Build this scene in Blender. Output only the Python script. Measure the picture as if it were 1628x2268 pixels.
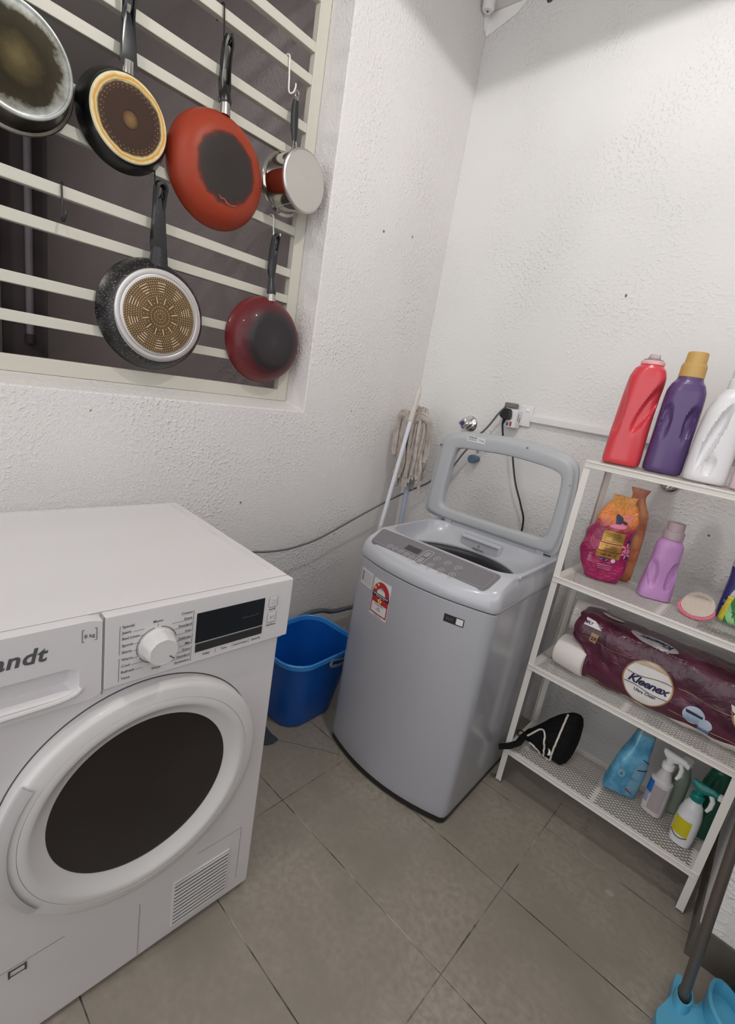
import bpy, bmesh, math, random
from math import sin, cos, pi, radians, sqrt, atan2
from mathutils import Vector, Matrix, noise
from mathutils.bvhtree import BVHTree
random.seed(7)
for o in list(bpy.data.objects): bpy.data.objects.remove(o, do_unlink=True)
scn = bpy.context.scene
COL = scn.collection

# ---------------------------------------------------------------- camera
cam_d = bpy.data.cameras.new('camera'); cam = bpy.data.objects.new('camera', cam_d); COL.objects.link(cam)
scn.camera = cam
cam_d.sensor_fit = 'VERTICAL'; cam_d.sensor_height = 24.0
cam_d.lens = 1056.716 * 24.0 / 2268.0
cam_d.clip_start = 0.02
cam.matrix_world = Matrix.Translation((1.4373, -1.9156, 1.2699)) @ Matrix.Rotation(radians(40.4947), 4, 'Z') @ Matrix.Rotation(radians(75.2714), 4, 'X') @ Matrix.Rotation(radians(9.6692), 4, 'Z')

# ---------------------------------------------------------------- world, exposure, lamps
w = bpy.data.worlds.new('ambient_fill'); scn.world = w; w.use_nodes = True
w.node_tree.nodes['Background'].inputs[0].default_value = (0.97, 0.98, 1.0, 1)
w.node_tree.nodes['Background'].inputs[1].default_value = 1.75  # bright even fill, added to stand for an unseen lit room behind
scn.view_settings.view_transform = 'Standard'; scn.view_settings.look = 'None'
scn.view_settings.exposure = 0.0; scn.view_settings.gamma = 1.0; scn.view_settings.use_curve_mapping = False
def spot(name, loc, energy, size, half, blend, color):
    l = bpy.data.lights.new(name, 'SPOT'); l.energy = energy; l.shadow_soft_size = size
    l.spot_size = radians(half*2); l.spot_blend = blend; l.color = color
    o = bpy.data.objects.new(name, l); COL.objects.link(o); o.location = loc
    return o
LAMP1 = (1.2, -1.1, 2.70); LAMP2 = (0.90, -2.45, 2.70)
spot('ceiling_lamp_light', LAMP1, 31, 0.03, 83.2, 0.012, (1.0, 0.985, 0.95))
spot('ceiling_lamp_light', LAMP2, 17, 0.035, 86, 0.05, (1.0, 0.985, 0.96))

# ---------------------------------------------------------------- materials
def lin(c):
    return tuple(((v/255)/12.92 if v/255 <= 0.04045 else (((v/255)+0.055)/1.055)**2.4) for v in c[:3]) + (1.0,)
MC = {}
def mat(name, c, rough=0.5, metal=0.0, spec=0.5, bump=None, mottle=None, coat=0.0, trans=0.0, sss=0.0, alpha=1.0, aniso=0.0):
    if name in MC: return MC[name]
    m = bpy.data.materials.new(name); m.use_nodes = True; nt = m.node_tree; b = nt.nodes['Principled BSDF']
    b.inputs['Base Color'].default_value = lin(c); b.inputs['Roughness'].default_value = rough
    b.inputs['Metallic'].default_value = metal; b.inputs['Specular IOR Level'].default_value = spec
    b.inputs['Coat Weight'].default_value = coat; b.inputs['Coat Roughness'].default_value = 0.08
    b.inputs['Transmission Weight'].default_value = trans; b.inputs['Alpha'].default_value = alpha
    b.inputs['Subsurface Weight'].default_value = sss
    b.inputs['Anisotropic'].default_value = aniso
    tc = nt.nodes.new('ShaderNodeTexCoord')
    if mottle:                                   # (scale, second colour, lo, hi)
        sc, c2, lo, hi = mottle
        n = nt.nodes.new('ShaderNodeTexNoise'); n.inputs['Scale'].default_value = sc; n.inputs['Detail'].default_value = 5
        r = nt.nodes.new('ShaderNodeMapRange'); r.inputs[1].default_value = lo; r.inputs[2].default_value = hi
        x = nt.nodes.new('ShaderNodeMix'); x.data_type = 'RGBA'; x.inputs[6].default_value = lin(c); x.inputs[7].default_value = lin(c2)
        nt.links.new(tc.outputs['Object'], n.inputs['Vector']); nt.links.new(n.outputs['Fac'], r.inputs[0])
        nt.links.new(r.outputs[0], x.inputs[0]); nt.links.new(x.outputs[2], b.inputs['Base Color'])
    if bump:                                     # x
        n = nt.nodes.new('ShaderNodeTexNoise'); n.inputs['Scale'].default_value = bump[0]; n.inputs['Detail'].default_value = 4
        bp = nt.nodes.new('ShaderNodeBump'); bp.inputs['Strength'].default_value = bump[1]; bp.inputs['Distance'].default_value = bump[2]
        nt.links.new(tc.outputs['Object'], n.inputs['Vector']); nt.links.new(n.outputs['Fac'], bp.inputs['Height']); nt.links.new(bp.outputs[0], b.inputs['Normal'])
    MC[name] = m; return m

class NT:
    """tiny helper for writing node trees"""
    def __init__(s, m): s.nt = m.node_tree; s.b = s.nt.nodes['Principled BSDF']; s.tc = s.nt.nodes.new('ShaderNodeTexCoord')
    def link(s, a, b): s.nt.links.new(a, b)
    def val(s, sock, v):
        if isinstance(v, (int, float)): sock.default_value = v
        elif isinstance(v, (tuple, list)): sock.default_value = v
        else: s.link(v, sock)
    def math(s, op, a, b=0.0, c=0.0, clamp=False):
        n = s.nt.nodes.new('ShaderNodeMath'); n.operation = op; n.use_clamp = clamp
        s.val(n.inputs[0], a); s.val(n.inputs[1], b); s.val(n.inputs[2], c); return n.outputs[0]
    def noise(s, scale, detail=3, vec=None, rough=0.5, dist=0.0):
        n = s.nt.nodes.new('ShaderNodeTexNoise'); n.inputs['Scale'].default_value = scale; n.inputs['Detail'].default_value = detail
        n.inputs['Roughness'].default_value = rough; n.inputs['Distortion'].default_value = dist
        s.link(vec if vec is not None else s.tc.outputs['Object'], n.inputs['Vector']); return n.outputs['Fac']
    def mapr(s, v, a, b, c=0.0, d=1.0, smooth=False):
        n = s.nt.nodes.new('ShaderNodeMapRange'); s.val(n.inputs[0], v)
        if smooth: n.interpolation_type = 'SMOOTHSTEP'
        for i, x in enumerate((a, b, c, d)): n.inputs[i+1].default_value = x
        return n.outputs[0]
    def mix(s, f, a, b):
        n = s.nt.nodes.new('ShaderNodeMix'); n.data_type = 'RGBA'; s.val(n.inputs[0], f); s.val(n.inputs[6], a); s.val(n.inputs[7], b); return n.outputs[2]
    def xyz(s):
        n = s.nt.nodes.new('ShaderNodeSeparateXYZ'); s.link(s.tc.outputs['Object'], n.inputs[0]); return n.outputs
    def bump(s, h, strength, dist, normal=None):
        n = s.nt.nodes.new('ShaderNodeBump'); n.inputs['Strength'].default_value = strength; n.inputs['Distance'].default_value = dist
        s.link(h, n.inputs['Height'])
        if normal is not None: s.link(normal, n.inputs['Normal'])
        return n.outputs[0]
def newmat(name, rough=0.5, metal=0.0, coat=0.0):
    m = bpy.data.materials.new(name); m.use_nodes = True; h = NT(m)
    h.b.inputs['Roughness'].default_value = rough; h.b.inputs['Metallic'].default_value = metal; h.b.inputs['Coat Weight'].default_value = coat
    MC[name] = m; return m, h

def plaster(name, base, fine, coarse):
    m, h = newmat(name, 0.62)
    h.b.inputs['Specular IOR Level'].default_value = 0.35
    big = h.noise(1.3, 2)
    grain = h.noise(210, 4, rough=0.6)
    nod = h.mapr(h.noise(85, 2, rough=0.4), 0.50, 0.78)
    zone = h.mapr(h.noise(3.1, 3), 0.36, 0.66)
    z = h.math('MULTIPLY', nod, zone)
    hgt = h.math('ADD', h.math('MULTIPLY', grain, fine), h.math('MULTIPLY', z, coarse))
    h.link(h.bump(hgt, 0.9, 0.0035), h.b.inputs['Normal'])
    c2 = tuple(int(v*0.955) for v in base)
    spot_ = h.mapr(h.noise(30, 1, rough=0.2), 0.83, 0.84)
    col = h.mix(h.mapr(big, 0.3, 0.7), lin(base), lin(c2))
    h.link(h.mix(spot_, col, lin((120, 112, 105))), h.b.inputs['Base Color'])
    return m
M_wallA = plaster('white plaster rough', (232, 228, 226), 0.7, 1.0)
M_wallB = plaster('white plaster', (229, 227, 225), 0.22, 0.9)
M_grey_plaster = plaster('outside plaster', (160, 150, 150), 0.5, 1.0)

def floor_mat():
    m, h = newmat('grey floor tile', 0.42)
    X = h.xyz(); x, y = X[0], X[1]
    fx = h.math('FRACT', h.math('ADD', h.math('DIVIDE', h.math('SUBTRACT', x, 0.5778), 0.6), 20.5))
    fy = h.math('FRACT', h.math('ADD', h.math('DIVIDE', h.math('ADD', y, 1.0781), 0.3), 20.5))
    dx = h.math('MULTIPLY', h.math('ABSOLUTE', h.math('SUBTRACT', fx, 0.5)), 0.6)
    dy = h.math('MULTIPLY', h.math('ABSOLUTE', h.math('SUBTRACT', fy, 0.5)), 0.3)
    d = h.math('MINIMUM', dx, dy)
    wob = h.mapr(h.noise(25, 2), 0.2, 0.8, 0.0008, 0.0019)
    g = h.math('LESS_THAN', d, wob)
    tile = h.mix(h.mapr(h.noise(3.2, 6, rough=0.6, dist=0.3), 0.35, 0.68), lin((132, 124, 113)), lin((160, 151, 139)))
    tile = h.mix(h.mapr(h.noise(60, 4), 0.35, 0.75), tile, lin((134, 126, 115)))
    scr = h.mapr(h.noise(14, 1, rough=0.1), 0.86, 0.87)
    tile = h.mix(scr, tile, lin((160, 154, 146)))
    grout = h.mix(h.mapr(h.noise(7, 4), 0.45, 0.56), lin((62, 54, 46)), lin((168, 158, 142)))
    grout = h.mix(h.mapr(h.noise(9.7, 2), 0.5, 0.62), grout, lin((112, 105, 97)))
    h.link(h.mix(g, tile, grout), h.b.inputs['Base Color'])
    h.link(h.mapr(h.noise(5, 4), 0.3, 0.7, 0.34, 0.5), h.b.inputs['Roughness'])
    h.link(h.bump(h.math('ADD', h.math('MULTIPLY', h.mapr(d, 0.0, 0.0025), 1.0), h.math('MULTIPLY', h.noise(90, 3), 0.06)), 0.5, 0.0012), h.b.inputs['Normal'])
    return m
M_floor = floor_mat()
M_ceiling = mat('ceiling paint', (215, 212, 208), 0.8)
M_cream = mat('cream enamel', (200, 197, 184), 0.45)
M_skirt = mat('tile skirting', (82, 77, 70), 0.45, mottle=(6, (98, 92, 84), 0.3, 0.7))
M_dryer = mat('white enamel', (212, 208, 209), 0.38, coat=0.15)
M_dryer2 = mat('white enamel door', (208, 205, 204), 0.32, coat=0.2)
M_seam = mat('dark seam', (70, 68, 68), 0.7)
M_seamlight = mat('pale seam', (150, 147, 147), 0.6)
M_print = mat('grey print', (88, 86, 88), 0.6)
M_print_l = mat('light grey print', (140, 138, 139), 0.6)
M_dglass = mat('smoked glass', (30, 24, 24), 0.16, coat=0.2)
M_dglass2 = mat('display glass', (22, 24, 30), 0.3)
M_dstrip = mat('display strip', (44, 43, 45), 0.45)
M_black = mat('black plastic', (24, 24, 25), 0.35)
M_blackfab = mat('black fabric', (17, 17, 18), 0.85, spec=0.2, bump=(400, 0.4, 0.001))
M_silver = mat('silver lacquer', (176, 176, 182), 0.33, metal=0.15, coat=0.35, mottle=(900, (166, 166, 172), 0.4, 0.6))
M_silverp = mat('silver plastic', (184, 185, 191), 0.3, metal=0.05, coat=0.35)
M_lid = mat('lid plastic', (173, 175, 178), 0.38)
M_panel = mat('panel foil', (122, 119, 123), 0.35, metal=0.3)
M_glass = mat('clear glass', (255, 255, 255), 0.02, trans=1.0); M_glass.node_tree.nodes['Principled BSDF'].inputs['IOR'].default_value = 1.12; M_glass.node_tree.nodes['Principled BSDF'].inputs['Specular IOR Level'].default_value = 0.2
M_chrome = mat('chrome', (225, 225, 225), 0.12, metal=1.0)
M_steel = mat('brushed steel', (176, 172, 168), 0.33, metal=1.0, bump=(160, 0.06, 0.0005))
M_steelp = mat('polished steel', (190, 186, 182), 0.1, metal=1.0)
M_steeld = mat('dull pot steel', (118, 114, 106), 0.28, metal=1.0, mottle=(12, (70, 66, 58), 0.35, 0.7))
M_white = mat('white plastic', (228, 226, 226), 0.35)
M_whitewire = mat('white coated wire', (225, 224, 222), 0.4)
M_shelf = mat('shelf enamel', (222, 216, 210), 0.45)
M_blue = mat('blue bucket plastic', (12, 84, 170), 0.32, sss=0.0)
M_blue_rim = mat('blue bucket rim', (50, 132, 205), 0.3)
M_greycord = mat('grey cable', (104, 102, 100), 0.5)
M_hose = mat('grey hose', (84, 90, 100), 0.45)
M_string = mat('mop cotton', (196, 186, 178), 0.95, spec=0.1, mottle=(30, (166, 155, 147), 0.35, 0.7), bump=(220, 0.5, 0.002))

# ---------------------------------------------------------------- object helpers
def thing(name, label, cat, loc=(0, 0, 0), rotz=0.0, group=None, mw=None):
    o = bpy.data.objects.new(name, None); COL.objects.link(o); o.empty_display_size = 0.05
    if mw is not None: o.matrix_world = mw
    else: o.location = loc; o.rotation_euler = (0, 0, rotz)
    o['label'] = label; o['category'] = cat
    if group: o['group'] = group
    return o
def tag(o, label, cat, group=None, kind=None):
    o['label'] = label; o['category'] = cat
    if group: o['group'] = group
    if kind: o['kind'] = kind
    return o
def link_mesh(name, me, parent=None, label=None):
    o = bpy.data.objects.new(name, me); COL.objects.link(o)
    if parent is not None: o.parent = parent
    if label: o['label'] = label
    return o
class MB:
    def __init__(s): s.v = []; s.f = []; s.mi = []; s.m = 0
    def add(s, vs, fs):
        n = len(s.v); s.v += [tuple(v) for v in vs]; s.f += [tuple(i+n for i in f) for f in fs]; s.mi += [s.m]*len(fs)
    def box(s, a, b):
        x0, y0, z0 = a; x1, y1, z1 = b
        s.add([(x0,y0,z0),(x1,y0,z0),(x1,y1,z0),(x0,y1,z0),(x0,y0,z1),(x1,y0,z1),(x1,y1,z1),(x0,y1,z1)],
              [(0,3,2,1),(4,5,6,7),(0,1,5,4),(1,2,6,5),(2,3,7,6),(3,0,4,7)]); return s
    def rbox(s, a, b, r=0.004, seg=2):
        bm = bmesh.new(); bmesh.ops.create_cube(bm, size=1.0)
        for v in bm.verts:
            v.co = Vector([(a[i]+b[i])/2 + v.co[i]*(b[i]-a[i]) for i in range(3)])
        bmesh.ops.bevel(bm, geom=bm.edges[:], offset=r, segments=seg, affect='EDGES', profile=0.5)
        bm.verts.index_update(); s.add([v.co[:] for v in bm.verts], [[v.index for v in f.verts] for f in bm.faces]); bm.free(); return s
    def tube(s, pts, r, n=8, closed=False, flat=1.0, caps=True):
        pts = [Vector(p) for p in pts]; k = len(pts); rr = r if isinstance(r, (list, tuple)) else [r]*k
        rings = []; up = None
        for i, p in enumerate(pts):
            a = pts[i-1] if (i > 0 or closed) else p; b = pts[(i+1) % k] if (i < k-1 or closed) else p
            t = (b-a).normalized()
            if up is None:
                up = Vector((0, 0, 1)) if abs(t.z) < 0.9 else Vector((1, 0, 0))
            u = (up - t*up.dot(t))
            if u.length < 1e-5: u = t.orthogonal()
            u.normalize(); v = t.cross(u); up = u
            rings.append([p + u*cos(2*pi*j/n)*rr[i]*flat + v*sin(2*pi*j/n)*rr[i] for j in range(n)])
        vs = [q for R in rings for q in R]; fs = []
        m = k if closed else k-1
        for i in range(m):
            for j in range(n):
                a = i*n+j; b = i*n+(j+1) % n; c = ((i+1) % k)*n+(j+1) % n; d = ((i+1) % k)*n+j
                fs.append((a, d, c, b))
        if not closed and caps:
            fs.append(tuple(range(n))); fs.append(tuple((k-1)*n+j for j in reversed(range(n))))
        s.add(vs, fs); return s
    def cyl(s, p0, p1, r, n=20, r2=None):
        return s.tube([p0, p1], [r, r if r2 is None else r2], n)
    def lathe(s, prof, n=48, axis='Z', c=(0, 0, 0)):
        vs = []; fs = []; k = len(prof)
        for (r, z) in prof:
            for j in range(n):
                a = 2*pi*j/n; p = (r*cos(a), r*sin(a), z)
                if axis == 'Y': p = (r*cos(a), -z, r*sin(a))       # opens towards -y
                if axis == 'X': p = (z, r*cos(a), r*sin(a))
                vs.append((p[0]+c[0], p[1]+c[1], p[2]+c[2]))
        for i in range(k-1):
            for j in range(n):
                fs.append((i*n+j, i*n+(j+1) % n, (i+1)*n+(j+1) % n, (i+1)*n+j))
        s.add(vs, fs); return s
    def loops(s, rings, cap0=False, cap1=False):
        n = len(rings[0]); fs = []; vs = [p for R in rings for p in R]; k = len(rings)
        for i in range(k-1):
            for j in range(n):
                fs.append((i*n+j, i*n+(j+1) % n, (i+1)*n+(j+1) % n, (i+1)*n+j))
        if cap0: fs.append(tuple(reversed(range(n))))
        if cap1: fs.append(tuple((k-1)*n+j for j in range(n)))
        s.add(vs, fs); return s
    def ringplate(s, outer, inner, lo, hi, ax='Y'):
        """outer/inner: lists of 2-D points (same count); plate between them from depth lo to hi"""
        def P(p, d): return (p[0], d, p[1]) if ax == 'Y' else ((d, p[0], p[1]) if ax == 'X' else (p[0], p[1], d))
        n = len(outer)
        R = [[P(p, lo) for p in outer], [P(p, lo) for p in inner], [P(p, hi) for p in inner], [P(p, hi) for p in outer]]
        R.append(R[0]); return s.loops(R)
    def mesh(s, name, mats, smooth=True, angle=35):
        me = bpy.data.meshes.new(name); me.from_pydata(s.v, [], s.f)
        ml = mats if isinstance(mats, (list, tuple)) else [mats]
        for m in ml: me.materials.append(m)
        me.polygons.foreach_set('material_index', s.mi)
        bm = bmesh.new(); bm.from_mesh(me); bmesh.ops.remove_doubles(bm, verts=bm.verts, dist=1e-6)
        bmesh.ops.recalc_face_normals(bm, faces=bm.faces)
        if smooth:
            ca = radians(angle)
            for f in bm.faces: f.smooth = True
            for e in bm.edges:
                if len(e.link_faces) == 2 and e.calc_face_angle(0) > ca: e.smooth = False
        bm.to_mesh(me); bm.free(); return me
    def build(s, name, mats, parent=None, smooth=True, angle=35, label=None):
        o = link_mesh(name, s.mesh(name, mats, smooth, angle), parent, label)
        if smooth:
            wn = o.modifiers.new('weighted_normal', 'WEIGHTED_NORMAL'); wn.keep_sharp = True
        return o

def radial(poly, c, n, ph=0.0):
    """resample closed 2-D polygon by rays from c"""
    out = []; k = len(poly)
    for j in range(n):
        a = 2*pi*j/n + ph; dx, dy = cos(a), sin(a); best = 0
        for i in range(k):
            x1, y1 = poly[i][0]-c[0], poly[i][1]-c[1]; x2, y2 = poly[(i+1) % k][0]-c[0], poly[(i+1) % k][1]-c[1]
            ex, ey = x2-x1, y2-y1; den = dx*ey-dy*ex
            if abs(den) < 1e-12: continue
            t = (x1*ey-y1*ex)/den; u = (x1*dy-y1*dx)/den
            if t > 0 and -1e-9 <= u <= 1+1e-9: best = max(best, t)
        out.append((c[0]+dx*best, c[1]+dy*best))
    return out
def rrect(x0, y0, x1, y1, r, seg=6):
    P = []
    for (cx, cy, a0) in ((x1-r, y1-r, 0), (x0+r, y1-r, 90), (x0+r, y0+r, 180), (x1-r, y0+r, 270)):
        for k in range(seg+1):
            a = radians(a0+90*k/seg); P.append((cx+r*cos(a), cy+r*sin(a)))
    return P
def spline(pts, m=6, closed=True):
    P = [Vector(p) for p in pts]; k = len(P); out = []
    rng = range(k) if closed else range(k-1)
    for i in rng:
        p0 = P[(i-1) % k] if (closed or i > 0) else P[i]; p1 = P[i]; p2 = P[(i+1) % k]; p3 = P[(i+2) % k] if (closed or i < k-2) else p2
        for j in range(m):
            t = j/m
            out.append(tuple(0.5*((2*p1)+(p2-p0)*t+(2*p0-5*p1+4*p2-p3)*t*t+(3*p1-p0-3*p2+p3)*t**3)))
    if not closed: out.append(tuple(P[-1]))
    return out
def text_mesh(txt, size, bold=0.0, extrude=0.0, align='LEFT', shear=0.0, spacing=1.0):
    cu = bpy.data.curves.new('t', 'FONT'); cu.body = txt; cu.size = size; cu.extrude = extrude; cu.offset = bold; cu.align_x = align
    cu.shear = shear; cu.space_character = spacing; cu.resolution_u = 3
    o = bpy.data.objects.new('t', cu); COL.objects.link(o)
    me = bpy.data.meshes.new_from_object(o.evaluated_get(bpy.context.evaluated_depsgraph_get()))
    bpy.data.objects.remove(o, do_unlink=True); return me
def text_into(mb, txt, size, pos, ux=(1, 0, 0), uy=(0, 0, 1), bold=0.0, align='LEFT', shear=0.0, spacing=1.0, fn=None):
    """write text into mesh builder; pos = baseline start, ux/uy = writing directions"""
    me = text_mesh(txt, size, bold, 0.0, align, shear, spacing)
    pos, ux, uy = Vector(pos), Vector(ux), Vector(uy)
    vs = [pos+ux*v.co.x+uy*v.co.y for v in me.vertices]
    if fn: vs = [fn(v) for v in vs]
    mb.add(vs, [tuple(p.vertices) for p in me.polygons]); bpy.data.meshes.remove(me)
def poly_fill(mb, pts, fn=None, res=0):
    """flat polygon (list of 3-D pts) optionally mapped; res>0 subdivides as a fan grid"""
    if res:
        c = sum((Vector(p) for p in pts), Vector())/len(pts); rings = []
        for k in range(res+1):
            t = 1-k/res if k < res else 0.001
            rings.append([c+(Vector(p)-c)*t for p in pts])
        if fn: rings = [[fn(p) for p in R] for R in rings]
        mb.loops(rings)
    else:
        ps = [fn(Vector(p)) for p in pts] if fn else pts
        mb.add(ps, [tuple(range(len(pts)))])
class Stick:
    """projects points on to a mesh (in the parent's space) along a direction"""
    def __init__(s, me, d=(0, 1, 0), off=0.0006, back=0.6):
        s.t = BVHTree.FromPolygons([v.co.copy() for v in me.vertices], [tuple(p.vertices) for p in me.polygons]); s.d = Vector(d).normalized(); s.off = off; s.back = back
    def __call__(s, p):
        p = Vector(p); h = s.t.ray_cast(p - s.d*s.back, s.d)
        if h[0] is not None: return h[0] - s.d*s.off
        q = s.t.find_nearest(p + s.d*(0.17 if s.back > .25 else 0)); return q[0] + q[1]*s.off
    def o(s, off): q = Stick.__new__(Stick); q.t = s.t; q.d = s.d; q.off = off; q.back = s.back; return q
def add_bevel(o, w=0.0015, seg=2):
    m = o.modifiers.new('bevel', 'BEVEL'); m.width = w; m.segments = seg; m.limit_method = 'ANGLE'; m.angle_limit = radians(40); return o
def subsurf(o, n=1):
    m = o.modifiers.new('sub', 'SUBSURF'); m.levels = n; m.render_levels = n; return o
def struct(name, mb, m, smooth=False, parent=None):
    o = mb.build(name, m, parent, smooth=smooth)
    if parent is None: o['kind'] = 'structure'
    return o

# ================================================================ SETTING
HC = 2.78
mb = MB(); mb.add([(-3.4, -4, 0), (3, -4, 0), (3, 0.2, 0), (-3.4, 0.2, 0), (-3.4, -4, -.1), (3, -4, -.1), (3, 0.2, -.1), (-3.4, 0.2, -.1)],
                  [(0,1,2,3),(7,6,5,4),(0,4,5,1),(1,5,6,2),(2,6,7,3),(3,7,4,0)])
struct('floor', mb, M_floor)
struct('ceiling', MB().box((-3.4, -4, HC), (3, .2, HC+.1)), M_ceiling)
# window wall on the left with its opening (z 1.131 upwards, y -2.45 .. -0.703)
WY0, WY1, WZ0, WZ1 = -2.45, -0.703, 1.131, 2.64
mb = MB()
yc = (-3.6, WY0, WY1, 0.0); zc = (0.0, WZ0, WZ1, HC)
for i in range(3):
    for j in range(3):
        if i == 1 and j == 1: continue
        mb.add([(0, yc[i], zc[j]), (0, yc[i+1], zc[j]), (0, yc[i+1], zc[j+1]), (0, yc[i], zc[j+1])], [(0, 1, 2, 3)])
# reveal faces
def inn_(p): return (p[0], p[1]+.0225 if p[1] == WZ0 else p[1])
for (a, b) in (((WY0, WZ0), (WY1, WZ0)), ((WY1, WZ0), (WY1, WZ1)), ((WY1, WZ1), (WY0, WZ1)), ((WY0, WZ1), (WY0, WZ0))):
    ai, bi = inn_(a), inn_(b)
    mb.add([(0, a[0], a[1]), (0, b[0], b[1]), (-0.112, bi[0], bi[1]), (-0.112, ai[0], ai[1]), (-0.16, bi[0], bi[1]), (-0.16, ai[0], ai[1])], [(0, 1, 2, 3), (3, 2, 4, 5)])
wl_ = struct('wall_left', mb, M_wallA); add_bevel(wl_, 0.004, 2)
struct('wall_back', MB().box((-0.12, 0, 0), (3, .12, HC)), M_wallB)
# wall stub on the right that closes the shelf niche
o = struct('wall_right', MB().box((1.588, -0.545, 0.098), (3, 0, HC)), M_wallA); add_bevel(o, 0.008, 3)
struct('baseboard_right', MB().box((1.584, -0.549, 0.0), (3, -0.0, 0.1)), M_skirt)
# outside the window: the side wall of the air well and its dark far end
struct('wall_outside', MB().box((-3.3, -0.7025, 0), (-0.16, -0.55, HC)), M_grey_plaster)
struct('wall_side_baffle', MB().box((2.4, -4, 0), (2.5, -0.545, 1.25)), mat('dark baffle', (60, 56, 50), .7))  # unseen low dark baffle, added to keep fill off the lower dryer front
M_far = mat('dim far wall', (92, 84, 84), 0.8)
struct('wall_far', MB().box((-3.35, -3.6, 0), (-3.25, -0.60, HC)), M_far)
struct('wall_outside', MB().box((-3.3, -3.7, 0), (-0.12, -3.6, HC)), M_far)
# patch of newer plaster high in the corner, with pipe stub and chipped hole
mb = MB(); mb.add([(0.001, -.0015, 2.70), (.13, -.0015, 2.742), (.17, -.0015, HC-.001), (0.001, -.0015, HC-.001)], [(0, 1, 2, 3)])
mb.add([(.0015, 0, 2.70), (.0015, -.03, 2.72), (.0015, -.045, HC-.001), (.0015, 0, HC-.001)], [(0, 1, 2, 3)])
struct('trim_1', mb, mat('new plaster', (240, 238, 236), .7))
p = thing('pipe_stub', 'white capped pipe stub at the ceiling corner above the socket', 'pipe', (0.03, -0.06, 2.78))
mb = MB(); mb.lathe([(0.0, -.035), (.018, -.035), (.024, -.028), (.024, 0.02), (0, .02)], 24); mb.build('cap', M_white, p)
mb = MB(); mb.cyl((.0, 0, -.037), (0, 0, -.034), .004, 10); mb.build('screw', M_seam, p)
mb = MB(); rr = [(.262+.012*cos(a)*(1+.3*sin(3*a)), -.002, 2.742+.010*sin(a)*(1+.3*cos(2*a))) for a in [2*pi*k/14 for k in range(14)]]
mb.add(rr, [tuple(range(14))]); struct('trim_2', mb, M_seam)

# ceiling lamps (real fittings above the light points)
def ceiling_lamp(loc, label):
    t = thing('ceiling_lamp', label, 'lamp', (loc[0], loc[1], HC), group='round ceiling lamps')
    MB().lathe([(0, 0), (.09, 0), (.09, -.02), (.05, -.03), (0, -.03)], 32).build('canopy', M_white, t)
    MB().lathe([(0, -.03), (.018, -.03), (.018, -.045), (0, -.045)], 20).build('lamp_holder', M_white, t)
    return t
ceiling_lamp(LAMP1, 'round white ceiling lamp fitting above the machines')
ceiling_lamp(LAMP2, 'round white ceiling lamp fitting nearer the doorway')

# window grille
def grille():
    t = thing('window_grille', 'cream painted steel grille of horizontal bars in the window opening', 'grille', (-0.1305, WY1, WZ0))
    fy0, fy1, fz0, fz1 = WY0-WY1+0.003, -.0015, 1.1540-WZ0, WZ1-WZ0-.003
    w_ = 0.0445
    mb = MB(); mb.rbox((-.0125, fy1-w_, fz0), (.015, fy1, fz1), .002); mb.rbox((-.0125, fy0, fz0), (.015, fy0+w_, fz1), .002)
    mb.rbox((-.0125, fy0+w_*.98, fz0), (.0149, fy1-w_*.98, fz0+.0425), .002); mb.rbox((-.0125, fy0+w_, fz1-.041), (.015, fy1-w_, fz1), .002)
    mb.build('frame', M_cream, t, smooth=False)
    for z in (1.2907, 1.382, 1.523, 1.6121, 1.751, 1.8423, 1.9801, 2.0714, 2.2103, 2.3015, 2.4394, 2.5306):
        MB().rbox((-.010, fy0+w_, z-.014-WZ0), (.0125, fy1-w_*.99, z+.014-WZ0), .002).build('bar', M_cream, t, smooth=False)
    pass
    return t
grille()
# things seen in the dark air well
t = thing('waste_pipe', 'pale vertical pipe standing at the dim far end beyond the window grille', 'pipe', (-3.2, -0.835, 1.1))
MB().cyl((0, 0, .12), (0, 0, 1.62), .026, 16).build('pipe_tube', mat('dim pale pipe', (150, 145, 150), .6), t)
MB().cyl((0, 0, .05), (0, 0, .12), .034, 16).build('pipe_collar', M_seam, t)
t = thing('frame_post', 'dark metal frame post in the far left of the view beyond the bars', 'frame', (-3.2, -1.05, 0))
MB().box((-.03, -.03, 0), (.03, .03, 2.7)).build('post', mat('dim grey metal', (110, 108, 110), .5), t)
MB().box((-.02, -1.5, 0), (.0, -.03, 2.7)).build('panel', mat('dark glass', (40, 34, 36), .15), t)
# weak unseen fill light, added to brighten the walls outside the window
al = bpy.data.lights.new('air_well_fill', 'POINT'); al.energy = 20; al.shadow_soft_size = .12; al.color = (1, .95, .93)
ao = bpy.data.objects.new('air_well_fill', al); COL.objects.link(ao); ao.location = (-1.7, -2.7, 2.5)

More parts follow.
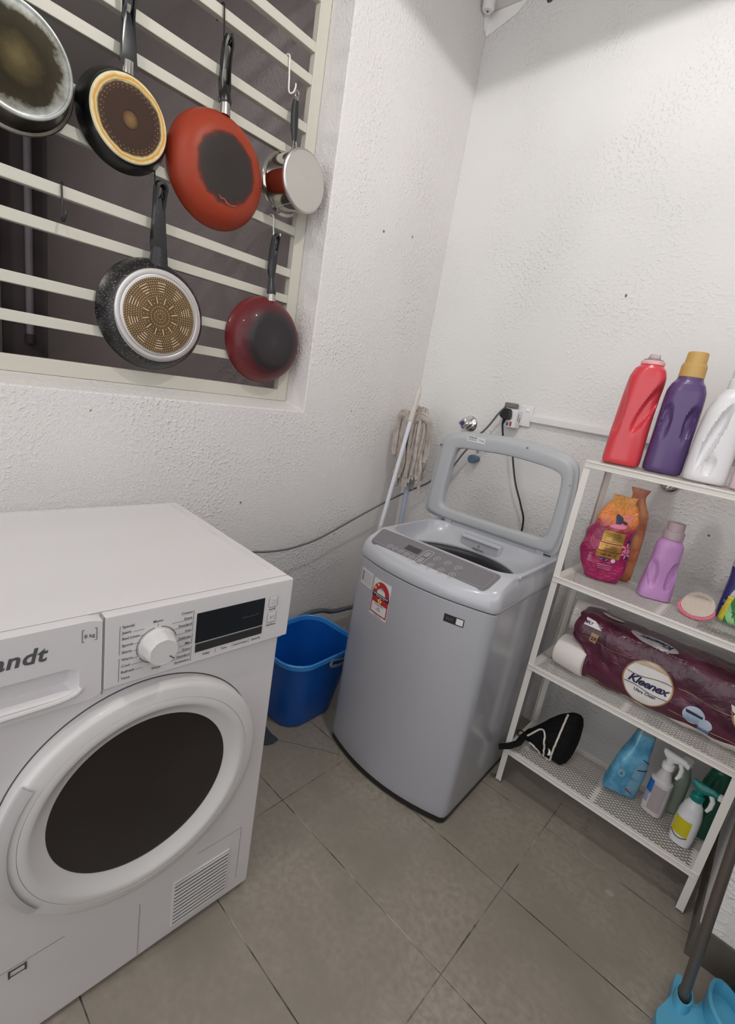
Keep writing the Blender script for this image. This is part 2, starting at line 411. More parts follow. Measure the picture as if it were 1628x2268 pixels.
# ================================================================ PANS on the grille
# pan frame: local +z points into the room, +y up, +x towards the far corner
def pan_frame(x, y, z, roll=0.0, yaw=0.0, pitch=0.0):
    m = Matrix(((0, 0, 1, x), (1, 0, 0, y), (0, 1, 0, z), (0, 0, 0, 1)))
    return m @ Matrix.Rotation(yaw, 4, 'Y') @ Matrix.Rotation(pitch, 4, 'X') @ Matrix.Rotation(roll, 4, 'Z') @ Matrix.Scale(1.0367, 4)
def radmat(name, stops, rough=0.4, metal=0.0, wob=0.0, wscale=20, coat=0.0, roughs=None, streak=0.0, zmin=None, side=None):
    """colour by distance from the pan axis: stops [(r, colour)], optional edge wobble"""
    m, h = newmat(name, rough, metal, coat); h.b.inputs['Specular IOR Level'].default_value = .25
    X = h.xyz(); r = h.math('SQRT', h.math('ADD', h.math('MULTIPLY', X[0], X[0]), h.math('MULTIPLY', X[1], X[1])))
    if wob: r = h.math('ADD', r, h.mapr(h.noise(wscale, 4, rough=0.65), 0.25, 0.75, -wob, wob))
    n = h.nt.nodes.new('ShaderNodeValToRGB'); R = stops[-1][0]
    h.link(h.math('DIVIDE', r, R), n.inputs[0]); cr = n.color_ramp
    while len(cr.elements) < len(stops): cr.elements.new(0.5)
    for e, (p_, c) in zip(cr.elements, stops): e.position = p_/R; e.color = lin(c)
    h.link(n.outputs[0], h.b.inputs['Base Color'])
    return m
def hook(root_name, label, yw, zbar, low, mat_, r=0.0022, xbar=-0.1305, group=None, side=0.012, ztop=None, curl=True, yaw=0.0):
    """S hook over a bar whose centre is zbar; low = world z of the bottom bend"""
    zt = zbar+.014+r*1.2
    t_pts = [(xbar-.016, 0, zbar-.012), (xbar-.014, 0, zt-.004), (xbar-.004, 0, zt+.004), (xbar+.012, 0, zt+.003), (xbar+.020, 0, zt-.006),
             (xbar+.021, .001, zbar-.012), (xbar+.026, .001, (zbar+low)/2), (xbar+.030, .001, low+.012), (xbar+.036, .003, low), (xbar+.046, .008, low+.002), (xbar+.050, .012, low+.016), (xbar+.047, .014, low+.028)]
    pts = spline(t_pts, 5, closed=False); z0 = zt
    o = MB().tube([(p[0]-xbar, p[1], p[2]-z0) for p in pts], r, 8).build('hook', mat_)
    o.name = root_name; o.location = (xbar, yw, z0); o.rotation_euler = (0, 0, yaw)
    return tag(o, label, 'hook', 'hooks on the bars of the window grille')
def handle_slot(mb, y0, y1, w0, w1, slot0, slot1, sw, zf, th, n=40, waist=None, endr=None):
    """flat handle along +y with a long slot; zf(y) = depth of the handle's middle; w0,w1 widths"""
    def wid(y):
        t = (y-y0)/(y1-y0); w = w0+(w1-w0)*t
        if waist: w *= 1-waist*sin(pi*min(1, max(0, t)))
        return w
    yc = (slot0+slot1)/2
    outer = []
    K = 60; left = []; right = []
    for i in range(K+1):
        y = y0+(y1-y0)*i/K; w = wid(y); e = min(1.0, (y1-y)/(w1*0.5)); w *= sqrt(max(0, 1-(1-e)**2)) if e < 1 else 1
        right.append((w/2, y)); left.append((-w/2, y))
    poly = right + left[::-1]
    out = radial(poly, (0, yc), n); inn = radial(rrect(-sw/2, slot0, sw/2, slot1, sw*0.49, 5), (0, yc), n)
    mid = [((a[0]*.75+b[0]*.25), (a[1]*.75+b[1]*.25)) for a, b in zip(out, inn)]
    mid2 = [((a[0]*.25+b[0]*.75), (a[1]*.25+b[1]*.75)) for a, b in zip(out, inn)]
    def Z(p, s): return (p[0], p[1], zf(p[1])+s)
    mb.loops([[Z(p, 0) for p in out], [Z(p, th*.42) for p in mid], [Z(p, th*.5) for p in mid2], [Z(p, th*.1) for p in inn], [Z(p, -th*.3) for p in inn], [Z(p, -th*.5) for p in mid], [Z(p, 0) for p in out]])
# --- stainless pot, cut by the left edge of the photo
P = thing('cooking_pot', 'scorched stainless steel pot hanging bottom-out at the far left of the grille', 'pot', mw=pan_frame(-0.1098, -1.5884, 1.8205))
MB().lathe([(.100, .0), (.118, .002), (.1235, .004), (.1245, .008), (.1225, .011), (.1165, .012), (.114, .02), (.109, .045), (.1045, .062), (.1035, .066), (.102, .0645)], 72).build('pot_wall', M_steeld, P)
MB().lathe([(.1045, .0635), (.1055, .066), (.1045, .0695), (.101, .0705), (.098, .0695), (.094, .0688), (0, .0685)], 72).build('pot_base',
    radmat('scorched pot bottom', [(0, (78, 70, 46)), (.02, (62, 54, 34)), (.05, (34, 29, 19)), (.078, (42, 37, 27)), (.084, (92, 90, 82)), (.105, (150, 152, 150))], 0.33, 0.75, wob=.012, wscale=26), P)
MB().lathe([(.108, .001), (.1, .0), (.1, .05), (0, .055)], 48).build('pot_inside', M_steel, P)
# --- small black frying pan with yellow-brown scorched bottom
P = thing('frying_pan', 'black frying pan with yellowed scorched bottom hanging beside the steel pot', 'pan', mw=pan_frame(-0.1108, -1.3427, 1.8195))
MB().lathe([(.094, .006), (.105, .001), (.1095, .0), (.1105, .003), (.109, .007), (.1055, .016), (.101, .028), (.0955, .040), (.091, .045), (.088, .046)], 72).build('pan_body', mat('black enamel', (17, 17, 20), .28, coat=.3), P)
MB().lathe([(.092, .044), (.0895, .0475), (.086, .0485), (.0765, .0482), (.0755, .0470), (.074, .0468), (0, .0468)], 72).build('pan_base',
    radmat('yellowed base', [(0, (128, 98, 60)), (.013, (104, 76, 42)), (.020, (58, 36, 22)), (.060, (54, 33, 20)), (.073, (70, 46, 28)), (.0755, (150, 128, 92)), (.078, (206, 196, 140)), (.083, (206, 142, 52)), (.0895, (226, 218, 176))], 0.55, 0.0, wob=.0035, wscale=22), P)
mb = MB()
for i in range(40):
    a = 2*pi*i/40; c = (cos(a)*.068, sin(a)*.068, .0473); mb.lathe([(0, .0), (.0014, -.0002)], 8, c=c)
for i in range(34):
    a = 2*pi*i/34+.05; c = (cos(a)*.062, sin(a)*.062, .0473); mb.lathe([(0, .0), (.0011, -.0002)], 8, c=c)
mb.build('rivet_dots', mat('worn dots', (140, 108, 66), .5), P)
MB().tube([(0.02*cos(a)*1.0, .02*sin(a), .0472) for a in [2*pi*k/36 for k in range(36)]], .0007, 5, closed=True).build('stamp_ring', mat('burnt line', (52, 36, 24), .6), P)
MB().tube([(0, .098, .026), (0, .112, .026), (0, .126, .027)], [.013, .0125, .012], 16, flat=.75).build('ferrule', M_steelp, P)
mb = MB(); handle_slot(mb, .112, .285, .046, .036, .225, .272, .010, lambda y: .028+.012*sin((y-.112)/.173*pi)*-1, .018, waist=.22)
mb.build('handle', mat('glossy black handle', (14, 15, 20), .2, coat=.4), P)
hook('pan_hook', 'thin steel hook holding the yellowed frying pan, at the top edge', -1.3427, 2.2103, 2.0911, M_steelp)
# --- red-brown wok
P = thing('wok_pan', 'large red wok pan with a burnt black centre', 'pan', mw=pan_frame(-0.1129, -1.0742, 1.8106))
MB().lathe([(.14, .004), (.1485, .0), (.150, .004), (.1485, .013), (.144, .026), (.135, .041), (.120, .055), (.104, .063), (.088, .0665), (.06, .0675), (0, .0675)], 96).build('pan_body',
    radmat('red lacquer burnt', [(0, (48, 41, 40)), (.078, (52, 45, 43)), (.086, (84, 40, 31)), (.094, (150, 58, 36)), (.12, (156, 60, 38)), (.155, (148, 54, 34))], 0.44, 0.0, wob=.007, wscale=34), P)
MB().tube([(-.02, -.070, .0675), (-.012, -.078, .0675), (-.002, -.076, .0675), (.006, -.084, .0675), (.018, -.087, .0675), (.034, -.084, .0672), (.04, -.080, .0672)], [.001, .003, .0022, .0035, .002, .0026, .0008], 6, flat=.3).build('scratch_mark', mat('bare scratch', (150, 62, 42), .5), P)
MB().tube([(0, .138, .030), (0, .160, .029), (0, .174, .028)], [.0165, .015, .0145], 20, flat=.9).build('ferrule', M_steel, P)
mb = MB(); handle_slot(mb, .168, .333, .044, .032, .215, .318, .0115, lambda y: .028-.010*sin((y-.168)/.165*pi), .020, waist=.18)
mb.tube([(0, .166, .028), (0, .174, .028), (0, .19, .0265), (0, .212, .022)], [.0165, .0190, .0165, .011], 20, flat=.8)
mb.build('handle', mat('black bakelite', (20, 20, 20), .3), P)
hook('pan_hook', 'long black hook holding the large red wok pan', -1.0825, 2.2103, 2.1284, M_black, r=.0026)
# --- stainless saucepan, deep
P = thing('saucepan', 'shiny stainless steel saucepan hanging nearest the window reveal', 'pan', mw=pan_frame(-0.1046, -0.827, 1.8692, yaw=radians(4)))
MB().lathe([(.081, .012), (.0835, .004), (.0895, .0), (.091, .002), (.089, .005), (.0835, .009), (.082, .014), (.082, .088), (.083, .0895), (.0855, .0905)], 80).build('pan_wall', M_steelp, P)
MB().lathe([(.0835, .0895), (.0868, .0915), (.0875, .095), (.0865, .0985), (.083, .1010), (.080, .1020), (.0, .1020)], 80).build('pan_base', mat('brushed base', (198, 194, 190), .3, metal=.85, bump=(90, .06, .0004)), P)
MB().lathe([(.081, .012), (.080, .02), (.080, .085), (0, .087)], 48).build('pan_inside', M_steel, P)
mb = MB()
for rr_ in (.011, .0145): mb.tube([(rr_*cos(2*pi*k/30), rr_*sin(2*pi*k/30), .1021) for k in range(30)], .0004, 4, closed=True)
mb.tube([(-.048, .052, .1021), (.048, -.052, .1021)], .0005, 4)
mb.build('stamp', mat('stamp grey', (205, 200, 192), .5), P)
for sg in (-1, 1): MB().tube([(sg*.013, .080, .030), (sg*.010, .094, .034), (sg*.004, .118, .030), (0, .130, .026)], .0032, 8).build('handle_arm', M_steelp, P)
mb = MB()
mb.rbox((-.019, .077, .018), (.019, .085, .042), .003);
mb.build('handle_bracket', M_steelp, P)
MB().tube([(0, .112, .029), (0, .122, .028), (0, .150, .023), (0, .185, .018), (0, .215, .016), (0, .232, .017)], [.006, .0085, .0135, .0145, .0125, .0105], 16, flat=.6).build('handle', mat('soft black grip', (24, 27, 29), .5), P)
MB().tube([(0, .230, .017), (0, .238, .017), (0, .243, .017)], [.009, .0075, .004], 14, flat=.6).tube([(.007*cos(a), .249+.010*sin(a), .017) for a in [2*pi*k/20 for k in range(20)]], .0022, 8, closed=True).build('hanging_ring', M_steelp, P)
hook('pan_hook', 'white coated hook holding the stainless saucepan', -0.8503, 2.2103, 2.1222, M_whitewire, r=.0026)
# --- granite pan with patterned induction base
P = thing('frying_pan', 'black speckled frying pan with a perforated brass-toned disc base', 'pan', mw=pan_frame(-0.1108, -1.2489, 1.3618))
m, h = newmat('granite coating', .38); sp = h.mapr(h.noise(330, 2, rough=.3), .66, .70); h.link(h.mix(sp, lin((29, 28, 29)), lin((150, 148, 148))), h.b.inputs['Base Color'])
M_gran = m
MB().lathe([(.14, .004), (.149, .0), (.1505, .004), (.149, .012), (.144, .028), (.136, .045), (.127, .056), (.121, .0595), (.118, .0600)], 96).build('pan_body', M_gran, P)
MB().lathe([(.123, .0585), (.1215, .0615), (.118, .0625), (.109, .0625), (.1075, .0615), (.106, .0622), (.1, .0622)], 96).build('base_rim', mat('turned aluminium', (205, 202, 200), .26, metal=.8, aniso=.5), P)
MB().lathe([(.101, .0621), (0, .0621)], 96).build('base_disc', mat('brass tinted disc', (118, 92, 58), .3, metal=.55, mottle=(30, (98, 76, 52), .3, .7)), P)
mb = MB(); Z = .0623
def dot(x, y, r): mb.add([(x+r*cos(2*pi*k/6), y+r*sin(2*pi*k/6), Z) for k in range(6)], [tuple(range(6))])
def slotm(x, y, ang, L, W):
    c_, s_ = cos(ang), sin(ang); mb.add([(x+c_*a-s_*b, y+s_*a+c_*b, Z) for a, b in ((-L/2, -W/2), (L/2, -W/2), (L/2, W/2), (-L/2, W/2))], [(0, 1, 2, 3)])
for ring, rr_ in enumerate((.0975, .092, .0855, .079, .0725, .066, .0595, .053, .046, .036, .026, .016, .008)):
    n_ = int(2*pi*rr_/.0062)
    for k in range(n_):
        a = 2*pi*k/n_; q = (a*10/(2*pi)) % 1.0
        if 2 <= ring <= 5 and abs(q-.5) < .17: continue
        if ring in (8, 9) and abs(((a*12/(2*pi)) % 1.0)-.5) < .25: continue
        dot(rr_*cos(a), rr_*sin(a), .0012)
for k in range(10):
    a = 2*pi*(k+.5)/10
    for i_, rr_ in enumerate((.0865, .0795, .0725, .0655)): slotm(rr_*cos(a), rr_*sin(a), a+pi/2, .022-.003*i_, .0022)
for k in range(12):
    a = 2*pi*(k+.5)/12; slotm(.042*cos(a), .042*sin(a), a, .017, .0022)
mb.build('base_pattern', mat('punched dots', (216, 200, 172), .35, metal=.3), P)
mb = MB(); mb.tube([(0, .120, .038), (0, .150, .036), (0, .178, .035)], [.026, .0245, .0205], 20, flat=.62)
handle_slot(mb, .165, .345, .052, .042, .302, .330, .012, lambda y: .034-.012*sin((y-.165)/.180*pi), .024, waist=.30)
mb.build('handle', mat('speckled handle', (26, 26, 27), .42, mottle=(300, (110, 110, 110), .68, .7)), P)
hook('pan_hook', 'black hook holding the speckled disc-base frying pan', -1.2567, 1.751, 1.6764, M_black, r=.0022)
# --- small dark red wok with rounded bottom
P = thing('wok_pan', 'dark red rounded wok pan with a smoky black bottom, lowest on the right', 'pan', mw=pan_frame(-0.1129, -0.8510, 1.3607))
MB().lathe([(.133, .004), (.1405, .0), (.142, .004), (.141, .014), (.137, .029), (.129, .045), (.116, .060), (.1, .071), (.085, .077), (.078, .079), (.07, .0795), (0, .0795)], 96).build('pan_body',
    radmat('wine red burnt', [(0, (62, 57, 60)), (.02, (54, 50, 52)), (.088, (46, 42, 44)), (.106, (84, 38, 42)), (.15, (122, 42, 46))], 0.42, 0.0, wob=.005, wscale=18, coat=.15), P)
MB().tube([(0, .128, .036), (0, .142, .035), (0, .158, .034)], [.015, .0135, .0125], 20, flat=.9).build('ferrule', M_steel, P)
mb = MB(); handle_slot(mb, .156, .338, .037, .028, .290, .326, .010, lambda y: .034-.012*sin((y-.156)/.182*pi), .019, waist=.16)
mb.tube([(0, .150, .034), (0, .158, .034), (0, .175, .030), (0, .2, .026)], [.0145, .017, .014, .010], 20, flat=.8)
mb.build('handle', mat('dark grey handle', (34, 34, 37), .38), P)
hook('pan_hook', 'white coated hook holding the dark red rounded wok pan', -0.8500, 1.751, 1.6868, M_whitewire, r=.0024)
hook('pan_hook', 'empty black hook on a bar left of the speckled pan', -1.4765, 1.6121, 1.5395, M_black, r=.0024, yaw=radians(-20))

# ================================================================ DRYER
th = radians(2.182)
DXv = Vector((sin(th), cos(th), 0)); DYv = Vector((-cos(th), sin(th), 0)); DOv = Vector((0.7421, -1.2982, 0)) - DXv*0.6
Dm = Matrix(((DXv.x, DYv.x, 0, DOv.x), (DXv.y, DYv.y, 0, DOv.y), (0, 0, 1, 0), (0, 0, 0, 1)))
D = thing('tumble_dryer', 'white front-loading tumble dryer with a large dark round door', 'dryer', mw=Dm)
H = .8607
MB().rbox((.004, .021, .012), (.596, .562, .828), .006, 3).build('body', M_dryer, D)
mb = MB(); mb.rbox((0.0, .020, .826), (.6, .566, H), .004, 3); mb.build('top_panel', M_dryer, D)
mb = MB(); z = H+.0004
mb.rbox((.0, .538, z-.002), (.575, .5415, z+.0022), .0008, 2); mb.rbox((.5725, .058, z-.002), (.576, .5415, z+.0022), .0008, 2); mb.build('top_rail', M_dryer2, D)
MB().box((.0, .0195, H-.0008), (.6, .0203, H+.0003)).build('top_seam', M_seamlight, D)
for x_, y_ in ((.193, .06), (.317, .02)): pass
# control fascia (right 60 %)
mb = MB(); mb.rbox((.2385, .0, .7285), (.6, .022, H-.0003), .003, 2); mb.add([(.2385, .006, .7285), (.6, .006, .7285), (.6, .022, .712), (.2385, .022, .712)], [(0, 1, 2, 3)])
mb.build('control_fascia', M_dryer, D)
# water drawer with its grip hollow
out = radial(rrect(.0015, .7205, .2365, H-.0003, .004, 4), (.105, .764), 72); inn = radial(rrect(.02, .738, .204, .786, .010, 5), (.105, .764), 72)
mb = MB(); P2 = lambda L, y, f=1.0, c=(.105, .764), dz=0: [(c[0]+(q[0]-c[0])*f, y, c[1]+(q[1]-c[1])*f+dz) for q in L]
mb.loops([P2(out, .021), P2(out, .002), P2(out, .0, .994), P2(inn, .0), P2(inn, .002, .985), P2(inn, .020, .90, dz=.007), P2(inn, .023, .80, dz=.009)], cap1=True)
mb.build('water_drawer', M_dryer, D)
mb = MB(); mb.tube(spline([(.018, -.001, .7365), (.06, -.004, .7355), (.16, -.004, .7355), (.196, -.002, .739), (.207, .0, .747)], 4, False), [.004]*17, 8); o = mb.build('drawer_grip_lip', M_dryer2, D)
MB().box((.2368, .0008, .722), (.2383, .018, H-.001)).build('drawer_seam', M_seamlight, D)
mb = MB(); mb.m = 0
text_into(mb, 'Brandt', .0335, (.062, -.0006, .8115), bold=.0009, shear=.22, spacing=1.08); mb.build('brand_lettering', mat('silver grey letters', (96, 96, 100), .4, metal=.3), D)
# --- prints on the fascia
mb = MB(); Y = -.0006; T = lambda s_, x_, z_, sz=.0068, al='LEFT': text_into(mb, s_, sz, (x_, Y, z_), align=al, bold=.00012)
def bar(x0, z0, x1, z1): mb.box((x0, Y, z0), (x1, Y+.0004, z1))
T('8 kg', .2175, .8325, .0088, 'CENTER')
for sx, sg in ((.2075, 1), (.2275, -1)):
    bar(sx-.0004, .826, sx+.0004, .847); bar(min(sx, sx+.003*sg), .826, max(sx, sx+.003*sg), .8267); bar(min(sx, sx+.003*sg), .8463, max(sx, sx+.003*sg), .847)
CX, CZ = .3215, .789
rows = [('Special', .8345, 0), ('Jeans', .8240, 1), ('Bed Linen', .8130, 1), ('Sports', .8005, 1), ('Shirts', .7880, 1), ('Warm', .7745, 1), ('Cool', .7625, 1), ('Refresh', .7510, 1), ('Time', .7390, 0)]
tw = {'Jeans': .282, 'Bed Linen': .2915, 'Sports': .284, 'Shirts': .283, 'Warm': .283, 'Cool': .280, 'Refresh': .287}
for k, (s_, z_, ln) in enumerate(rows):
    T(s_, .2645, z_)
    if ln: bar(tw[s_], z_+.0004, min(.299, CX-.02*abs(z_-CZ)*20*.0-.0215*(1-((z_-CZ)/.06)**2)), z_+.0008)
bar(.2608, .787, .2613, .839); bar(.2608, .737, .2613, .780)
rowr = [('Cotton', .8345), ('Extra', .8235), ('Standard', .8110), ('Iron', .7990), ('Delicate', .7860), ('Mix', .7735), ('Extra', .7615), ('Standard', .7495), ('Synthetics', .7385)]
for k, (s_, z_) in enumerate(rowr):
    T(s_, .3815, z_, al='RIGHT')
    if 0 < k < 8: bar(.3455, z_-.0016, .3815, z_-.0012)
bar(.3835, .797, .3840, .839); bar(.3835, .771, .3840, .793); bar(.3835, .736, .3840, .767)
T('Memo', CX, .8315, .0066, 'CENTER'); T('Wool', CX, .7415, .0066, 'CENTER'); bar(CX-.0002, .8235, CX+.0002, .828); bar(CX-.0002, .748, CX+.0002, .753)
for s_, x_ in (('Delay', .414), ('Time', .450), ('Anti-Crease', .486), ('Intensity', .5215)): T(s_, x_, .7405, .0062, 'CENTER')
for x_ in (.4325, .468, .504): bar(x_-.0002, .738, x_+.0002, .7465)
T('On/Off', .5535, .7985, .0052, 'CENTER'); T('Start/Pause', .5545, .7635, .0052, 'CENTER')
mb.build('programme_print', M_print, D)
mb = MB()
for a0, a1, rr_ in ((-20+38, 80, .0335), (100, 200, .0335), (212, 262, .0335)):
    mb.tube([(CX+rr_*cos(radians(a0+(a1-a0)*k/20)), -.0005, CZ+rr_*sin(radians(a0+(a1-a0)*k/20))) for k in range(21)], .0006, 5)
mb.build('dial_ring', M_print, D)
# knob
mb = MB(); n_ = 60
def kn(r, y, lob): return [(CX+(r+lob*cos(9*2*pi*j/n_))*cos(2*pi*j/n_), y, CZ+(r+lob*cos(9*2*pi*j/n_))*sin(2*pi*j/n_)) for j in range(n_)]
mb.loops([kn(.0305, .0, 0), kn(.0305, -.003, 0), kn(.0285, -.0045, 0), kn(.0272, -.010, .0006), kn(.0262, -.024, .0007), kn(.0245, -.0285, .0005), kn(.0225, -.0300, .0002), kn(.0195, -.0296, 0)], cap1=True)
kb = mb.build('programme_knob', M_dryer2, D, angle=28)
a = radians(-42); mb = MB()
ux, uz = cos(a), sin(a); mb.add([(CX+ux*p_-uz*q_, -.0306+.0006*(p_ > .018), CZ+uz*p_+ux*q_) for p_, q_ in ((.0125, -.0011), (.0245, -.0011), (.0245, .0011), (.0125, .0011))], [(0, 1, 2, 3)])
mb.build('pointer_mark', M_print, kb)
# display and keys
MB().rbox((.3905, -.0012, .7695), (.5335, .003, .830), .0009, 2).build('display', M_dglass2, D)
mb = MB()
for k in range(4): mb.rbox((.3915+k*.0356, -.0016, .7505), (.3915+(k+1)*.0356-.0004, .003, .7675), .0006, 1)
mb.build('touch_keys', M_dstrip, D)
mb = MB(); mb.box((.484, -.0016, .7975), (.521, -.0012, .798)); text_into(mb, 'a', .006, (.488, -.0016, .799)); text_into(mb, 'a', .006, (.517, -.0016, .799)); mb.build('display_marks', mat('display marks', (88, 92, 104), .5), D)
for nm, z0, sym in (('power_key', .806, 0), ('start_key', .7715, 1)):
    o = MB().rbox((.544, -.0022, z0), (.5635, .003, z0+.0225), .0018, 3).build(nm, M_dryer2, D)
    mb = MB(); rr_ = radial(rrect(.5436, z0-.0004, .5639, z0+.0229, .0022, 4), (.5538, z0+.011), 40); ri = radial(rrect(.5441, z0+.0001, .5634, z0+.0224, .0018, 4), (.5538, z0+.011), 40); mb.ringplate(rr_, ri, -.0016, .0)
    if sym == 0: mb.tube([(.5538+.0042*cos(2*pi*k/24), -.0024, z0+.011+.0042*sin(2*pi*k/24)) for k in range(24)], .0003, 4, closed=True)
    else: mb.add([(.5500, -.00235, z0+.0075), (.5500, -.00235, z0+.0150), (.5545, -.00235, z0+.0112)], [(0, 1, 2)]); mb.box((.556, -.0024, z0+.0080), (.5567, -.0022, z0+.0146)); mb.box((.558, -.0024, z0+.0080), (.5587, -.0022, z0+.0146))
    mb.build('key_symbol', M_seamlight, o)
# --- door
cx, cz = .317, .478
mb = MB(); mb.lathe([(.232, -.0215), (.232, -.0205)], 96, 'Y', (cx, 0, cz)); 
Dd = MB().lathe([(.2295, -.021), (.2292, -.004), (.2272, .004), (.2235, .0085), (.2185, .0105), (.208, .0130), (.2015, .0140)], 128, 'Y', (cx, 0, cz)).build('door', M_dryer2, D)
MB().lathe([(.2015, .0140), (.2008, .0125), (.2000, .0140), (.194, .0150), (.188, .0150), (.184, .0128), (.178, .0070), (.170, .0015), (.162, -.0030), (.1565, -.0045)], 128, 'Y', (cx, 0, cz)).build('door_ring', M_dryer2, Dd)
MB().lathe([(.1590, -.0035), (.1572, -.0030), (.155, -.0032), (.10, -.0005), (.05, .001), (0.0, .0015)], 96, 'Y', (cx, 0, cz)).build('door_glass', M_dglass, Dd)
MB().lathe([(.2315, -.0212), (.2300, -.0195), (.2290, -.0212)], 128, 'Y', (cx, 0, cz)).build('door_gap', M_seam, D)
mb = MB(); pts = [(radians(146+k*3)) for k in range(24)]
mb.loops([[(cx+r_*cos(a), y_, cz+r_*sin(a)) for a in pts] for r_, y_ in ((.2298, -.004), (.2285, -.0085), (.2195, -.0140), (.2135, -.0158))]); mb.f = [f for f in mb.f if not (0 in [i % 24 for i in f] and 23 in [i % 24 for i in f])]; mb.mi = mb.mi[:len(mb.f)]
mb.build('door_grip', mat('grip grey', (176, 174, 174), .4), Dd)
# --- lower front: vent cover, flap, seams
for a_, b_ in (((.325, .0202, .013), (.3258, .0212, .165)), ((0, .0202, .205), (.19, .0212, .2062)), ((.449, .0202, .2085), (.559, .0212, .2093)), ((.5582, .0202, .05), (.559, .0212, .2085))): MB().box(a_, b_).build('panel_seam', M_seamlight, D)
G = MB().rbox((.396, .0185, .034), (.532, .0235, .164), .002, 2).build('vent_grille', M_dryer, D)
MB().box((.4, .0182, .0375), (.528, .0190, .1605)).build('vent_slot_shade', M_seam, G)  # dark plate gives the slots their shade by colour; no opening is cut
for k in range(12):
    z0 = .0375+k*.0106; MB().rbox((.3995, .0163, z0), (.5285, .0188, z0+.0058), .0009, 2).build('louvre', M_dryer2, G)
mb = MB(); mb.box((.106, .0196, .1985), (.13, .0208, .2005)); mb.box((.106, .0196, .186), (.13, .0208, .187)); mb.rbox((.1045, .019, .184), (.1075, .021, .202), .001); mb.rbox((.1285, .019, .184), (.1315, .021, .202), .001)
mb.build('flap_latch', M_seam, D)
for x_, y_ in ((.06, .09), (.54, .09), (.06, .5), (.54, .5)): MB().cyl((x_, y_, 0), (x_, y_, .014), .022, 16).build('foot', M_black, D)

# ================================================================ WASHER
tw_ = radians(1.9264)
Wm = Matrix.Translation((0.4565, -0.7724, 0)) @ Matrix.Rotation(tw_, 4, 'Z')
W = thing('washing_machine', 'silver top-loading washing machine with its lid open', 'washing machine', mw=Wm)
WW, WD = .502, .553
def plan(inset=0.0, bulge=.043, r=.028, fx=0.0):
    P = []
    x0, x1, y0, y1 = inset, WW-inset, inset, WD-inset
    n = 28
    for k in range(n+1):                                   # front, left to right
        t = k/n; x = x0+r*.55+(x1-x0-r*1.1)*t; P.append((x, y0-bulge*(1-(2*t-1)**2)))
    P += [(x1-r*.18, y0+r*.12), (x1-.001, y0+r*.55), (x1, y0+r), (x1, y1-.02), (x1-.006, y1-.006), (x1-.02, y1), (x0+.02, y1), (x0+.006, y1-.006), (x0, y1-.02), (x0, y0+r), (x0+.001, y0+r*.55), (x0+r*.18, y0+r*.12)]
    return P
CEN = (WW/2, .26); N = 160
PL = {}
def ringz(inset, zf, **k):
    p = radial(plan(inset, **k), CEN, N)
    return [(x, y, zf(x, y) if callable(zf) else zf) for x, y in p]
mb = MB(); mb.loops([ringz(.006, .004), ringz(.002, .006), ringz(.002, .024), ringz(.012, .026)], cap0=True); mb.build('base_skirt', M_black, W)
mb = MB(); mb.loops([ringz(.012, .022), ringz(.003, .022), ringz(.001, .03), ringz(.0, .05), ringz(0, .25), ringz(0, .5), ringz(0, .722), ringz(.003, .7255), ringz(.01, .7255)], cap0=True)
body_me = mb.mesh('cabinet', M_silver); body = link_mesh('cabinet', body_me, W)
onb = Stick(body_me, (0, 1, 0), .0006)
mb = MB(); mb.loops([ringz(.0025, .7245), ringz(.0025, .7300)]); mb.build('console_seam', M_seam, W)
# console
def ztop(x, y):
    z = .784+.34*max(-.03, y) if y < .088 else .8139
    return z
def zt2(d): return lambda x, y: (ztop(x, y)-d)
opn = radial(rrect(.012, .098, WW-.016, .428, .080, 10), CEN, N)
opn2 = radial(rrect(.017, .102, WW-.021, .423, .078, 10), CEN, N)
fun = [(.240+.205*cos(2*pi*j/N), .212+.180*sin(2*pi*j/N)) for j in range(N)]
fun2 = [(CEN[0]+.178*cos(2*pi*j/N), .252+.160*sin(2*pi*j/N)) for j in range(N)]
mb = MB()
R = [ringz(.0, .7290), ringz(-.0015, .7315), ringz(-.0015, .745), ringz(.0, .760), ringz(.003, lambda x, y: min(.775, ztop(x, y)-.010)), ringz(.009, zt2(.0035)), ringz(.013, zt2(.0))]
base_ = R[-1]
for t_ in (.12, .25, .4, .55, .7, .85):
    R.append([(a[0]+(b[0]-a[0])*t_, a[1]+(b[1]-a[1])*t_, ztop(0, a[1]+(b[1]-a[1])*t_)) for a, b in zip(base_, opn)])
R.append([(x, y, .8139) for x, y in opn]); R.append([(x, y, .8120) for x, y in opn2]); 
R.append([((a[0]*.88+b[0]*.12), (a[1]*.88+b[1]*.12), .785) for a, b in zip(opn2, fun)]); R.append([((a[0]*.55+b[0]*.45), (a[1]*.55+b[1]*.45), .765) for a, b in zip(opn2, fun)]); R.append([(x, y, .752) for x, y in fun]); R.append([(x, y, .740) for x, y in fun])
mb.loops(R); con_me = mb.mesh('console', M_silverp, angle=50); link_mesh('console', con_me, W)
onp = Stick(con_me, (0, 0, -1), .0008, back=.5)
# lid seat ledges left and right
mb = MB()
mb.rbox((WW-.0135, .125, .806), (WW-.002, .42, .8175), .003, 2)
mb.build('lid_seat', M_silverp, W)
